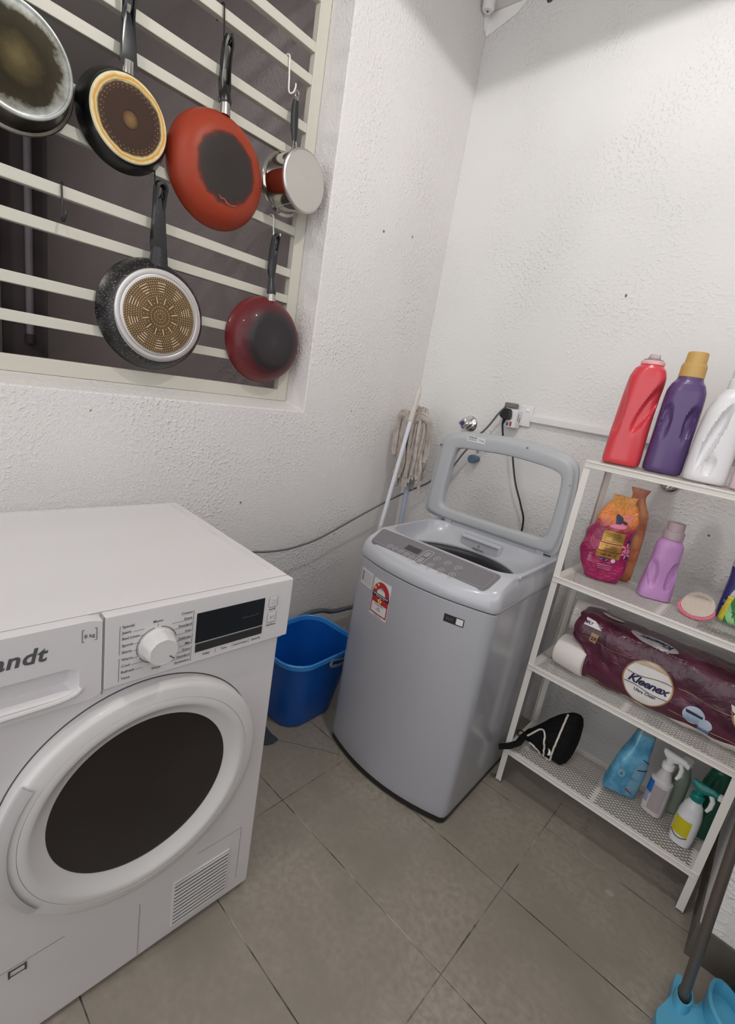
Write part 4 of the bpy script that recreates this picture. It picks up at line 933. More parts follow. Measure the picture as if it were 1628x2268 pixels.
for s0 in (-.0155, -.0005): mb.tube([fb.o(.002)((s0-.0025, -.2, .0755)), fb.o(.002)((s0-.001, -.2, .0742)), fb.o(.002)((s0+.003, -.2, .0785))], .0006, 4)
for k in range(3): fbq(mb, -.022+k*.002, .058-k*.006, .022-k*.003, .0588-k*.006, .0018, fb, 3)
for k in range(7): fbq(mb, -.052, .060+k*.0042, -.042+random.uniform(-.004, .002), .0607+k*.0042, .0014, fb, 2)
mb.build('white_print', M_whitep, B)
B = thing('powder_bag', 'orange bag behind the magenta powder bag, only its top showing', 'bag', (1.100, -.226, Z3), radians(6), group='washing powder bags on the third shelf')
bme2 = bag_mesh([(0, .038, .016, 3, 0), (.01, .044, .020, 3, 0), (.12, .046, .019, 3, 0), (.22, .038, .014, 3, 0), (.26, .026, .006, 3, -.002), (.28, .022, .003, 3, -.004), (.302, .027, .002, 3, -.006)], 48, 9.0, .005, mat('orange foil bag', (206, 134, 84), .35, mottle=(30, (176, 96, 70), .4, .6))); link_mesh('bag', bme2, B)
B = thing('softener_bottle', 'lilac plastic bottle with finger grips and a pale cap on the third shelf', 'bottle', (1.226, -.285, Z3), radians(24))
lm = MB(); lm.loops(bottle_loops([(0, .040, .028, 3.4, 0), (.003, .045, .032, 3.4, 0), (.018, .045, .032, 3.4, 0), (.03, .0445, .0315, 3.2, 0), (.06, .042, .031, 3, 0), (.10, .038, .030, 2.8, 0), (.135, .036, .029, 2.6, 0), (.158, .0365, .029, 2.4, 0), (.172, .0345, .0275, 2.3, 0), (.184, .027, .024, 2, 0), (.192, .024, .0235, 2, 0)], 96, 8,
    dents=((.024, .078, .0155, .048, .015, -.10, 'F'), (-.026, .078, .0135, .046, .013, .10, 'F'))), cap0=True)
lm.build('bottle_body', mat('lilac bottle', (192, 142, 196), .4), B)
lathe_part('screw_cap', [(.0250, .186), (.0275, .188), (.0275, .208), (.0255, .211), (.0225, .212), (.0220, .236), (.0, .237)], mat('pale cap', (178, 158, 164), .4), B, ribs=60, rd=.0004)
# bath mitt
m, h = newmat('ribbed cream cloth', .9); X = h.xyz(); wv = h.math('SINE', h.math('MULTIPLY', h.math('ADD', X[0], h.math('MULTIPLY', X[1], .5)), 1500)); h.b.inputs['Base Color'].default_value = lin((206, 192, 178)); h.link(h.bump(wv, .5, .0008), h.b.inputs['Normal']); M_mitt = m
B = thing('bath_mitt', 'cream ribbed bath mitt with a pink rope edge on the third shelf', 'mitt', (1.347, -.315, Z3), radians(-22))
mb = MB(); R = []
for j in range(15):
    t = j/14; s_ = sin(pi*t*.5)
    ring = []
    for k in range(40):
        a = 2*pi*k/40; rx = .040*(1-.50*s_**2.2)+.002; ry = .021*(1-.75*s_**2)+.002
        ring.append((rx*cos(a)-.010*t, -.015+ry*sin(a)+.035*t, .012+.020+.026*sin(pi*t*.5)+.024*sin(a)*(1-.9*t)))
    R.append(ring)
mb.loops(R, cap1=True); mb.build('mitt_body', M_mitt, B)
rp = [(.0435*cos(a), -.017+.0245*sin(a), .0235+.020*sin(a)) for a in [2*pi*k/48 for k in range(48)]]
mb = MB()
for ph in (0, 2.09, 4.19):
    pts = []
    for k in range(192):
        a = 2*pi*k/192; w_ = a*26+ph; r_ = .0022
        pts.append(((.0435+r_*cos(w_))*cos(a), -.017+(.0245+r_*cos(w_))*sin(a), .0235+.020*sin(a)+r_*sin(w_)))
    mb.tube(pts, .0026, 6, closed=True)
mb.build('rope_edge', mat('pink rope', (226, 116, 140), .8), B)
# wipes packet standing at the right end + green packet lying before it
def flat_pack(name, label, cat, loc, rz, w_, h_, d_, m_, seed, lean=0.0, tilt=0.0, top=.5):
    o = thing(name, label, cat, loc, rz)
    if lean or tilt: o.rotation_euler = (lean, tilt, rz)
    me = bag_mesh([(0, w_*.46, d_*.25, 4, 0), (.006, w_*.5, d_*.42, 3.6, 0), (h_*.3, w_*.5, d_*.5, 3, 0), (h_*.6, w_*(.49*.4+top*.6), d_*.46, 3, 0), (h_*.88, w_*top, d_*.2, 4, 0), (h_*.93, w_*top, d_*.06, 5, 0), (h_, w_*top, d_*.04, 5, 0)], 64, seed, .003, m_)
    link_mesh('packet', me, o); return o, me
m, h = newmat('wipes print', .3, coat=.3); X = h.xyz()
v_ = h.math('ADD', X[0], h.math('MULTIPLY', h.math('SINE', h.math('MULTIPLY', X[2], 26)), .018)); c = h.mix(h.math('GREATER_THAN', v_, -.020), lin((44, 42, 108)), lin((206, 202, 204)))
c = h.mix(h.math('GREATER_THAN', X[2], .155), c, lin((178, 168, 180))); h.link(c, h.b.inputs['Base Color'])
B, me = flat_pack('wipes_packet', 'tall blue and white foil packet at the right end of the third shelf', 'packet', (1.432, -.235, Z3), radians(8), .105, .225, .055, m, 4.4)
f2 = Stick(me, (0, 1, 0), .001, back=.3)
mb = MB(); blob(mb, -.004, .115, .010, .024, .0012, f2, -.25); mb.build('blue_leaf_print', mat('mid blue print', (48, 96, 172), .4), B)
mb = MB(); text_into(mb, '80', .014, (-.047, -.2, .050), fn=f2.o(.0014)); blob(mb, -.036, .036, .010, .008, .0013, f2); mb.build('pale_print', mat('pale lilac print', (150, 150, 190), .5), B)
mb = MB()
for k in range(7): fbq(mb, .016, .075-k*.008, .044, .0765-k*.008, .0013, f2, 2)
mb.build('grey_print', M_print_l, B)
m, h = newmat('green packet print', .35, coat=.2); X = h.xyz(); st = h.math('FRACT', h.math('MULTIPLY', h.math('ADD', X[0], h.math('MULTIPLY', X[2], .6)), 22)); c = h.mix(h.math('GREATER_THAN', st, .55), lin((46, 132, 70)), lin((150, 206, 138))); c = h.mix(h.math('LESS_THAN', X[0], -.032), c, lin((222, 204, 62))); h.link(c, h.b.inputs['Base Color'])
B, me = flat_pack('sponge_packet', 'small green packet with a yellow end leaning before the tall packet', 'packet', (1.437, -.302, Z3+.006), radians(-12), .095, .072, .034, m, 8.1, lean=radians(-18))
f2 = Stick(me, (0, 1, 0), .001, back=.3); mb = MB(); text_into(mb, 'TO', .020, (-.020, -.2, .018), bold=.0006, fn=f2.o(.0014)); mb.build('packet_lettering', mat('dark green ink', (20, 92, 52), .5), B)
# loose clear film lying at the right end of the third shelf
mb = MB(); n_ = 14; 
mb.loops([[(1.36+.010*i+.004*noise.noise(Vector((i, j, 0))), -.415+.006*j, Z3+.002+.007*abs(noise.noise(Vector((i*.6, j*.6, 3)))) ) for i in range(n_)] for j in range(8)]); 
mb.f = [f for f in mb.f if max(i % n_ for i in f)-min(i % n_ for i in f) < 2]; mb.mi = [0]*len(mb.f)
M_film = mat('clear film', (240, 240, 238), .1, trans=1.0); M_film.node_tree.nodes['Principled BSDF'].inputs['IOR'].default_value = 1.08
o = mb.build('plastic_film', M_film); o.name = 'plastic_film'; tag(o, 'crumpled clear film at the front right of the third shelf', 'film')

# --- shelf 2: tissue pack and the roll showing at its torn end
Z2 = ZS[1]+.0015
m, h = newmat('tissue pack print', .26, coat=.12); X = h.xyz()
wav = h.math('SINE', h.math('ADD', h.math('MULTIPLY', X[0], 24), h.math('MULTIPLY', X[2], 60)))
c = h.mix(h.mapr(h.noise(9, 4, dist=.6), .38, .62), lin((62, 20, 38)), lin((80, 24, 50)))
c = h.mix(h.math('MULTIPLY', h.mapr(wav, .55, .95), .45), c, lin((106, 40, 70)))
top = h.math('GREATER_THAN', X[1], -.150+.0)
low = h.math('ADD', X[2], h.math('MULTIPLY', h.math('SINE', h.math('MULTIPLY', X[0], 46)), .005))
c = h.mix(h.math('LESS_THAN', low, h.mapr(X[0], .10, .5, .004, .030)), c, lin((212, 200, 192)))
h.link(c, h.b.inputs['Base Color']); h.link(h.bump(h.noise(26, 3, dist=1.5), .6, .005), h.b.inputs['Normal']); M_kl = m
B = thing('tissue_pack', 'large purple wrapped pack of toilet rolls on the second shelf', 'pack', (1.035, -.215, Z2), 0)
# cross-section in (y, z): loft along x with bulges per roll
def pack_section(x, L_):
    t = x/L_; bul = .0035*abs(sin(pi*x/.105)); e = max(0, 1-min(1, x/.05))*.5+max(0, 1-min(1, (L_-x)/.02))*.5
    hy, hz = (.079+bul)*(1-.12*e), (.1005+bul)*(1-.12*e); return [( (superr(a, hy, hz, 4.2))*cos(a)-.083, (superr(a, hy, hz, 4.2))*sin(a)+.1035) for a in [2*pi*k/56 for k in range(56)]]
mb = MB(); LP_ = .520; R = []
for i in range(66):
    x = .028+(LP_-.028)*i/65; cut = .030 if i == 0 else 0
    ring = []
    for k, (y, z) in enumerate(pack_section(x, LP_)):
        xx = x
        if i < 7:   # ragged, torn end: the lower front is torn back over the roll
            tear = max(0, min(1, (.135-z)/.06))*.075+.010*noise.noise(Vector((y*30, z*30, 1)))+.006*noise.noise(Vector((y*90, z*90, 2)))
            xx = x+tear*(1-i/7)
        d_ = .0035*noise.noise(Vector((xx*14, y*22, z*22)))+.0018*noise.noise(Vector((xx*50, y*60, z*60)))
        ring.append((xx, y+d_*1.2, max(.0008, z+d_)))
    R.append(ring)
mb.loops(R, cap1=True); kme = mb.mesh('wrapper', M_kl, angle=60); link_mesh('wrapper', kme, B)
fk = Stick(kme, (0, 1, 0), .0012, back=.3); fkt = Stick(kme, (0, 0, -1), .0012, back=.3)
M_kw = mat('pack white print', (224, 218, 214), .35, coat=.2); M_kgold = mat('pack gold print', (172, 138, 92), .35, metal=.3); M_kblue = mat('pack dark blue', (30, 30, 72), .4)
def disc(mb, cx_, cz_, rx, rz, off, fn, n=48, res=6, top=False, tilt=0.0):
    P_ = [(cx_+rx*cos(a)*cos(tilt)-rz*sin(a)*sin(tilt), cz_+rx*cos(a)*sin(tilt)+rz*sin(a)*cos(tilt)) for a in [2*pi*k/n for k in range(n)]]
    pts = [(p[0], p[1], .3) if top else (p[0], -.3, p[1]) for p in P_]; poly_fill(mb, pts, fn.o(off), res=res)
lcx, lcz = .262, .090
mb = MB(); disc(mb, lcx, lcz, .0665, .0690, .0012, fk); mb.build('badge_edge', M_kgold, B)
mb = MB(); disc(mb, lcx, lcz, .0625, .0650, .0020, fk); badge = mb.build('badge', M_kw, B)
mb = MB(); text_into(mb, 'Kleenex', .0335, (lcx+.001, -.3, lcz-.011), bold=.0011, align='CENTER', shear=.35, spacing=.93, fn=fk.o(.0030))
text_into(mb, 'Ultra Clean', .0125, (lcx+.002, -.3, lcz-.034), bold=.0003, align='CENTER', fn=fk.o(.0030))
mb.build('badge_lettering', M_kblue, badge)
mb = MB()
for zz, am in ((.020, .006), (-.021, -.004)):
    L_ = []
    for k in range(25):
        t = -1+2*k/24; hw = .0625*sqrt(max(0, 1-(zz/.065)**2)); L_.append(fk.o(.0029)((lcx+t*hw*.98, -.3, lcz+zz+am*sin(t*2.6))))
    mb.tube(L_, .0009, 5)
mb.build('badge_swoosh', M_kblue, badge)
mb = MB(); poly_fill(mb, [(lcx-.052, -.3, lcz+.046), (lcx+.045, -.3, lcz+.048), (lcx+.02, -.3, lcz+.062), (lcx-.02, -.3, lcz+.062)], fk.o(.0026), res=2); mb.build('badge_cap_print', mat('warm print', (196, 176, 156), .4), badge)
# wavy hair lines in gold
mb = MB()
for z0, x0_, x1_ in ((.148, .06, .20), (.118, .335, .50), (.022, .10, .215), (.045, .33, .50)):
    mb.tube([fk.o(.0016)((x0_+(x1_-x0_)*k/14, -.3, z0-.010*k/14+.003*sin(k*.6))) for k in range(15)], .0005, 4)
text_into(mb, 'x20', .016, (.115, -.3, .014), bold=.0003, fn=fk.o(.0018)); mb.build('gold_line_print', M_kgold, B)
mb = MB(); disc(mb, .388, .064, .026, .027, .0016, fk); disc(mb, .418, .050, .017, .017, .0020, fk); d2 = mb.build('feature_badge', mat('feature blue white', (176, 190, 206), .4), B)
mb = MB(); poly_fill(mb, [(.366, -.3, .076), (.410, -.3, .070), (.408, -.3, .063), (.37, -.3, .067)], fk.o(.0028), res=2); text_into(mb, 'Clean Wave', .0062, (.366, -.3, .094), bold=.0002, fn=fk.o(.0022)); mb.build('feature_lettering', M_kblue, d2)
mb = MB()
for k in range(4): mb.tube([fk.o(.0026)((.368+.035*q/8, -.3, .058-k*.005+.0015*sin(q*1.4))) for q in range(9)], .0005, 4)
for k in range(3): mb.tube([fk.o(.003)((.404+.028*q/4, -.3, .036-k*.004)) for q in range(5)], .001, 4)
mb.build('feature_wave', mat('wave blue', (96, 132, 176), .4), d2)
mb = MB(); poly_fill(mb, [(.452, -.3, .142), (.512, -.3, .125), (.512, -.3, .070), (.480, -.3, .078)], fk.o(.0016), res=3); mb.build('corner_flash', M_kw, B)
mb = MB(); poly_fill(mb, [(.452, -.3, .142), (.480, -.3, .078), (.492, -.3, .066), (.466, -.3, .10)], fk.o(.0024), res=3); mb.build('corner_gold', M_kgold, B)
mb = MB(); text_into(mb, '3', .030, (.487, -.3, .085), bold=.0006, fn=fk.o(.0026)); mb.build('corner_number', M_kblue, B)
mb = MB(); poly_fill(mb, [(.052, -.3, .182), (.052, -.3, .202), (.08, -.3, .199), (.105, -.3, .181)], fk.o(.0018), res=3); mb.build('end_flash', M_kw, B)
mb = MB(); text_into(mb, '3PLY', .0105, (.054, -.3, .1875), bold=.0004, fn=fk.o(.0028)); mb.build('end_lettering', M_kblue, B)
mb = MB(); poly_fill(mb, [(.080, -.3, .140), (.100, -.3, .136), (.104, -.3, .166), (.082, -.3, .168)], fk.o(.0018), res=3); mb.build('gold_patch', M_kgold, B)
mb = MB(); text_into(mb, '2X', .0150, (.083, -.3, .145), bold=.0006, fn=fk.o(.0028)); mb.build('gold_patch_lettering', M_kblue, B)
mb = MB(); disc(mb, .240, -.125, .066, .022, .0018, fkt, top=True, tilt=-.12); disc(mb, .110, -.075, .034, .012, .0018, fkt, top=True, tilt=-.12); tb = mb.build('top_badge', mat('top badge grey', (186, 182, 180), .3, metal=.3), B)
mb = MB(); text_into(mb, 'Kleenex', .026, (.292, -.122, .3), ux=(-1, .12, 0), uy=(-.1, -1, 0), bold=.0009, shear=.3, fn=fkt.o(.0030)); mb.build('top_lettering', M_kblue, tb)
roll_m = mat('toilet tissue', (226, 218, 212), .95, spec=.1, bump=(110, .4, .002))
def roll(loc, rot, label):
    o = thing('toilet_roll', label, 'toilet roll', group='toilet rolls at the torn end of the pack'); o.location = loc; o.rotation_euler = rot
    MB().lathe([(.0, -.048), (.020, -.048), (.022, -.0495), (.048, -.0495), (.052, -.046), (.053, -.03), (.053, .03), (.052, .046), (.048, .0495), (.022, .0495), (.020, .048), (0, .048)], 48, 'X').build('roll', roll_m, o); return o
roll((1.078, -.338, Z2+.053), (0, 0, radians(-10)), 'white toilet roll at the torn left end of the purple pack, on the shelf')
roll((1.062, -.235, Z2+.150), (radians(20), 0, radians(12)), 'upper white toilet roll showing inside the torn end of the purple pack')
# --- shelf 1
Z1 = ZS[0]+.0015
# black padded pouch: a folded, hooped fabric visor with white piping
PV = thing('sports_pouch', 'black padded fabric pouch with white piping and a strap', 'pouch', (1.0, -.345, Z1), 0)
def shellp(u, v, off=0.0):
    """u 0..1 from the strap to the broad end, v angle round"""
    x = .005+.160*u; hz = .020+.082*sin(min(1, u*1.12)*pi*.62)**1.3; hy = .022+.044*sin(min(1, u*1.05)*pi*.60)
    if u > .86: f_ = sqrt(max(0, 1-((u-.86)/.14)**2)); hz *= max(.15, f_); hy *= max(.15, f_)
    q = .0024*sin(v*20+1.5*sin(u*9))*(u > .3); zz = hz*(sin(v))*(1.0) ; yy = hy*cos(v)
    n_ = Vector((0, cos(v), sin(v)))
    lift = .018*sin(pi*min(1, u*1.2))
    return Vector((x, yy+.030*u+.004, max(.001, .032+.066*u+zz-.008+ (lift if sin(v) < 0 else 0))))+n_*(off+q)
mb = MB(); mb.loops([[tuple(shellp(i/24, 2*pi*k/48)) for k in range(48)] for i in range(25)], cap0=True, cap1=True); mb.build('pouch_shell', M_blackfab, PV)
M_pipe = mat('white piping', (214, 208, 196), .6)
MB().tube([shellp(.68+.02*sin(k*.2), pi*.55+pi*.85*k/26, .0026) for k in range(27)], .0034, 7).build('piping', M_pipe, PV)
for cp in ([(.06, .92), (.18, .80), (.30, .75), (.42, .84), (.48, 1.0), (.51, 1.18), (.50, 1.34)], [(.16, 1.20), (.28, 1.22), (.38, 1.28), (.44, 1.38)]): MB().tube([shellp(q[0], pi*q[1], .0030) for q in spline(cp, 5, False)], .0032, 7).build('piping', M_pipe, PV)
for (u, v, L_) in ((.58, pi*1.10, .16), (.56, pi*1.26, .18)): MB().tube([shellp(u+.05*sin(pi*k/8), v-L_*.5+L_*k/8*2, .0034) for k in range(9)], [.0005, .0018, .003, .004, .0044, .004, .003, .0018, .0005], 6).build('white_leaf_mark', mat('mark white', (236, 236, 234), .3), PV)  # leaf-shaped white marks on the front of the shell
mb = MB(); mb.tube([(.014, .003, .040), (.010, -.040, .036), (.012, -.080, .034), (-.004, -.108, .026), (-.034, -.120, .008)], [.011, .012, .012, .013, .012], 10, flat=.4); mb.tube([(.002+.012*cos(a), -.050+.004*sin(a), .052+.009*sin(a)) for a in [2*pi*k/16 for k in range(16)]], .0022, 6, closed=True); mb.build('strap', M_blackfab, PV)
# blue refill bag
m, h = newmat('blue refill print', .3, coat=.3); X = h.xyz(); c = h.mix(h.mapr(h.noise(16, 4, dist=.8), .4, .6), lin((70, 136, 172)), lin((104, 172, 204))); c = h.mix(h.math('GREATER_THAN', X[2], .215), c, lin((120, 140, 142))); h.link(c, h.b.inputs['Base Color']); h.link(h.bump(h.noise(40, 3, dist=1), .5, .004), h.b.inputs['Normal'])
B, me = flat_pack('refill_bag', 'light blue refill bag leaning against the back on the bottom shelf', 'bag', (1.312, -.315, Z1+.008), radians(30), .098, .275, .055, m, 2.2, lean=radians(-5), tilt=radians(9), top=.26)
f2 = Stick(me, (0, 1, 0), .001, back=.3)
mb = MB(); fbq(mb, .004, .035, .040, .068, .0012, f2, 3); fbq(mb, .004, .076, .042, .130, .0012, f2, 3); blob(mb, -.026, .076, .010, .013, .0014, f2, .3); mb.build('pale_panel', mat('pale blue panel', (118, 158, 180), .4), B)
mb = MB(); mb.tube([f2.o(.002)((.010+.004*k, -.2, .106+.001*k)) for k in range(8)], .0016, 5); mb.tube([f2.o(.002)((.012+.004*k, -.2, .145-.0015*k)) for k in range(7)], .0012, 5); text_into(mb, 'A', .014, (-.031, -.2, .070), fn=f2.o(.0022)); mb.build('navy_print', M_navy, B)
mb = MB(); mb.tube([f2.o(.002)((.004+.004*k, -.2, .030-.0015*k)) for k in range(7)], .0020, 5); mb.build('red_print', M_red, B)
# spray head builder
def spray(name, label, loc, rz, body_prof, dn, m_body, m_head, m_noz, hz, sc=1.0):
    o = thing(name, label, 'spray bottle', loc, rz, group='spray bottles on the bottom shelf')
    mb = MB(); mb.loops(bottle_loops(body_prof, 72, 6, dents=dn), cap0=True, cap1=True); bme_ = mb.mesh('bottle_body', m_body); link_mesh('bottle_body', bme_, o)
    lathe_part('collar', [(.014*sc, hz-.002), (.0165*sc, hz), (.0165*sc, hz+.016*sc), (.013*sc, hz+.020*sc), (0, hz+.02*sc)], m_head, o, ribs=36)
    mb = MB(); z = hz+.018*sc
    mb.loops([[(-.014*sc*1+.0*q, 0, 0)]*3 for q in range(1)]) if False else None
    secs = [(-.022, z+.030, .006, .008), (-.014, z+.026, .010, .012), (.0, z+.020, .0115, .018), (.014, z+.024, .011, .0145), (.028, z+.029, .010, .0105), (.042, z+.028, .0085, .009)]
    mb.loops([[(x*sc, ry*sc*cos(2*pi*k/20), zz+rz_*sc*sin(2*pi*k/20)) for k in range(20)] for x, zz, ry, rz_ in secs], cap0=True, cap1=True)
    mb.cyl((0, 0, hz+.012*sc), (0, 0, z+.018*sc), .011*sc, 16)
    hd = mb.build('spray_head', m_head, o)
    MB().rbox((.041*sc, -.008*sc, z+.020*sc), (.051*sc, .008*sc, z+.036*sc), .002).build('nozzle', m_noz, hd)
    mb = MB(); mb.tube([(.026*sc, 0, z+.020*sc), (.034*sc, 0, z+.004*sc), (.034*sc, 0, z-.018*sc), (.029*sc, 0, z-.034*sc)], [.005*sc, .0045*sc, .0042*sc, .003*sc], 8, flat=1.4); mb.build('trigger', m_head if m_noz is m_head else m_noz, hd)
    return o, bme_
B, me = spray('spray_bottle', 'white spray bottle with a blue label on the bottom shelf', (1.411, -.300, Z1), radians(-14),
    [(0, .026, .020, 3, 0), (.003, .030, .024, 3, 0), (.05, .031, .0245, 2.8, 0), (.10, .030, .024, 2.6, 0), (.118, .0295, .0235, 2.3, 0), (.124, .023, .020, 2.1, 0), (.136, .0195, .018, 2, 0), (.152, .0145, .0145, 2, 0), (.165, .013, .013, 2, 0)], (), mat('white grey bottle', (196, 190, 190), .35), M_white, M_white, .163)
f2 = Stick(me, (0, 1, 0), .0008, back=.3); mb = MB(); fbq(mb, -.0285, .070, -.010, .113, .0010, f2, 4); l1 = mb.build('blue_label', mat('label blue', (30, 96, 176), .4), B)
mb = MB(); fbq(mb, -.009, .018, .026, .104, .0010, f2, 5); mb.build('grey_label', mat('label grey lilac', (160, 148, 150), .45), B)
mb = MB(); 
for k in range(5): fbq(mb, -.027, .036+k*.007, -.013, .0385+k*.007, .0012, f2, 2)
mb.build('label_lines', mat('line blue', (70, 100, 170), .4), B)
M_teal = mat('teal plastic', (0, 112, 104), .35)
B, me = spray('spray_bottle', 'white spray bottle with yellow label and teal head at the front right', (1.498, -.352, Z1), radians(-8),
    [(0, .022, .020, 3, 0), (.003, .027, .025, 2.8, 0), (.05, .0305, .0275, 2.4, 0), (.10, .029, .0265, 2.3, 0), (.13, .023, .022, 2.2, 0), (.142, .017, .017, 2, 0), (.152, .014, .014, 2, 0)], (), mat('bottle white', (214, 214, 216), .3, coat=.2), M_teal, M_white, .150, 1.0)
f2 = Stick(me, (0, 1, 0), .0008, back=.3); mb = MB(); fbq(mb, -.026, .036, .016, .088, .0010, f2, 6); mb.build('yellow_label', mat('label yellow green', (190, 176, 20), .4), B)
mb = MB(); mb.tube([f2.o(.0014)((-.026+.042*k/10, -.2, .036-.010*sin(pi*k/10))) for k in range(11)], .0012, 5); mb.build('label_line', M_ink, B)
f3 = Stick(me, (-1, .3, 0), .0008, back=.3); mb = MB(); fbm = [[f3((.1, -.010+.024*i/4, .012+.075*j/5)) for i in range(5)] for j in range(6)]
mb.add([p for r_ in fbm for p in r_], [(j*5+i, j*5+i+1, (j+1)*5+i+1, (j+1)*5+i) for j in range(5) for i in range(4)]); mb.build('green_label', mat('label green', (40, 128, 62), .4), B)
B = thing('detergent_bottle', 'dark green bottle standing behind the teal-headed spray bottle', 'bottle', (1.532, -.262, Z1), radians(-5))
mb = MB(); mb.loops(bottle_loops([(0, .034, .025, 3, 0), (.003, .037, .028, 3, 0), (.10, .037, .028, 2.8, 0), (.17, .034, .026, 2.6, 0), (.215, .026, .022, 2.3, 0), (.235, .020, .019, 2, 0)], 64, 5), cap0=True, cap1=True); mb.build('bottle_body', mat('dark green bottle', (14, 78, 60), .25, coat=.2), B)
lathe_part('screw_cap', [(.0205, .232), (.022, .234), (.022, .262), (0, .264)], mat('green cap', (10, 70, 58), .35), B, ribs=48)
B = thing('cleaner_bottle', 'clear greenish bottle between the two spray bottles', 'bottle', (1.452, -.238, Z1), 0)
mb = MB(); mb.loops(bottle_loops([(0, .020, .018, 2.6, 0), (.003, .024, .021, 2.6, 0), (.12, .024, .021, 2.6, 0), (.15, .016, .015, 2, 0), (.17, .013, .013, 2, 0)], 40, 4), cap0=True, cap1=True); mb.build('bottle_body', mat('pale green bottle', (128, 138, 126), .2), B)
lathe_part('screw_cap', [(.014, .168), (.014, .188), (0, .189)], M_white, B)
B = thing('cleaning_cloth', 'wrinkled white cloth tucked under the right end of the second shelf', 'cloth', (1.515, -.262, .426))
mb = MB(); mb.loops([[(-.040+.085*i/16, -.030+.012*sin(j*.5)+.004*sin(i*.9), .028-.048*j/8*(1-.45*abs(i/8-1))+.004*sin(i*1.3+j)) for i in range(17)] for j in range(9)]); mb.f = [f for f in mb.f if max(i % 17 for i in f)-min(i % 17 for i in f) < 2]; mb.mi = [0]*len(mb.f)
o = mb.build('cloth', mat('white cloth', (206, 202, 196), .9), B); sm = o.modifiers.new('s', 'SOLIDIFY'); sm.thickness = .002
for nm in ('powder_bag',): pass

# ================================================================ WALL FITTINGS
def star_tap(loc, label, mark, hood=True):
    t = thing('stop_tap', label, 'tap', loc, group='chrome star taps on the back wall')
    MB().lathe([(.0, -.012), (.020, -.012), (.030, -.008), (.033, -.002), (.033, .0)], 40, 'Y').loops([[(0, 0, 0)]]) if False else None
    MB().lathe([(.0365, .0), (.0365, .003), (.030, .012), (.020, .016), (.0, .016)], 48, 'Y').build('wall_flange', M_chrome, t)
    MB().lathe([(.016, .012), (.015, .030), (.017, .036), (.013, .042), (0, .042)], 32, 'Y').build('valve_body', M_chrome, t)
    mb = MB(); n_ = 60
    def hr(r, y): return [((r*(1+.16*cos(4*2*pi*k/n_)))*cos(2*pi*k/n_), -y, (r*(1+.16*cos(4*2*pi*k/n_)))*sin(2*pi*k/n_)) for k in range(n_)]
    mb.loops([hr(.012, .040), hr(.021, .044), hr(.0225, .052), hr(.021, .060), hr(.014, .064)], cap0=True, cap1=True); hnd = mb.build('star_handle', M_chrome, t, angle=60)
    MB().lathe([(.0085, .0640), (.0085, .0650), (0, .0653)], 24, 'Y').build('colour_mark', mark, hnd)
    return t
M_bluemark = mat('blue mark', (44, 66, 140), .4)
star_tap((.312, 0, 1.178), 'chrome star-handled tap on the wall above the open lid, beside the socket', M_bluemark)
star_tap((1.130, 0, 1.118), 'chrome star-handled tap on the wall below the top shelf', M_bluemark)
t = thing('hose_tap', 'blue plastic tap knob on the wall seen through the washer lid window', 'tap', (.320, 0, 1.018))
MB().lathe([(.014, 0), (.014, .018), (.019, .022), (.021, .034), (.019, .046), (.0, .048)], 32, 'Y').build('knob', mat('slate blue plastic', (86, 108, 134), .35), t)
mb = MB(); mb.tube([(-.002, -.012, .030), (.006, -.016, .052), (.03, -.016, .056), (.045, -.014, .054)], .0028, 8); mb.build('lever', M_steel, t)
t = thing('blanking_plate', 'painted-over round plate on the wall behind the third shelf', 'plate', (1.124, 0, .973))
MB().lathe([(.036, 0), (.035, .0025), (.027, .004), (.0265, .0022), (.018, .002), (.0175, .0065), (.011, .008), (.0105, .005), (0, .005)], 48, 'Y').build('plate', M_wallB, t)
# socket, adaptor, plugs
t = thing('wall_socket', 'white wall socket plate with adaptor behind the washer lid', 'socket', (.546, 0, 1.252))
MB().rbox((-.043, -.010, -.043), (.043, 0, .043), .006, 3).build('socket_plate', M_white, t)
MB().rbox((.013, -.0135, .020), (.029, -.009, .030), .002, 2).build('switch', mat('bright white', (244, 244, 242), .3), t)
a_ = thing('plug_adaptor', 'white multi-way adaptor plugged into the wall socket', 'adaptor', (.518, -.0105, 1.247))
MB().rbox((-.024, -.052, -.050), (.030, 0, .024), .005, 3).build('adaptor_body', M_white, a_)
mb = MB(); mb.box((.0296, -.034, -.020), (.0306, -.030, .008)); mb.box((.0296, -.018, -.026), (.0306, -.013, -.004)); mb.build('pin_slot', M_seam, a_)
mb = MB(); mb.box((-.006, -.0528, -.044), (.004, -.0515, -.030)); mb.build('blue_print', mat('print blue', (74, 92, 150), .5), a_); mb = MB(); mb.box((.008, -.0528, -.044), (.018, -.0515, -.026)); mb.build('red_print', mat('print red', (170, 66, 72), .5), a_)
t = thing('power_plug', 'black three-pin plug on the front of the white adaptor', 'plug', (.510, -.0635, 1.246))
mb = MB(); o_ = [(-.022, -.012), (-.026, -.004), (-.016, .018), (-.008, .025), (.010, .024), (.018, .016), (.022, -.010), (.016, -.018), (-.004, -.020)]
op = radial(spline(o_, 5), (0, 0), 60); mb.loops([[(p[0]*s_, y, p[1]*s_) for p in op] for s_, y in ((.96, .0), (1.0, -.004), (1.0, -.016), (.93, -.021), (.8, -.0225))], cap0=True, cap1=True); mb.build('plug_body', M_black, t)
MB().tube([(-.004, -.010, -.016), (-.006, -.010, -.028), (-.008, -.009, -.040)], [.0075, .006, .0042], 10).build('strain_relief', M_black, t)
o = MB().tube(spline([(.0, 0, 0), (.012, .012, -.06), (.024, .020, -.12), (.045, .026, -.19), (.068, .030, -.25), (.108, .038, -.33), (.136, .042, -.41), (.14, .03, -.6)], 6, False), .0040, 8).build('power_cable', M_black)
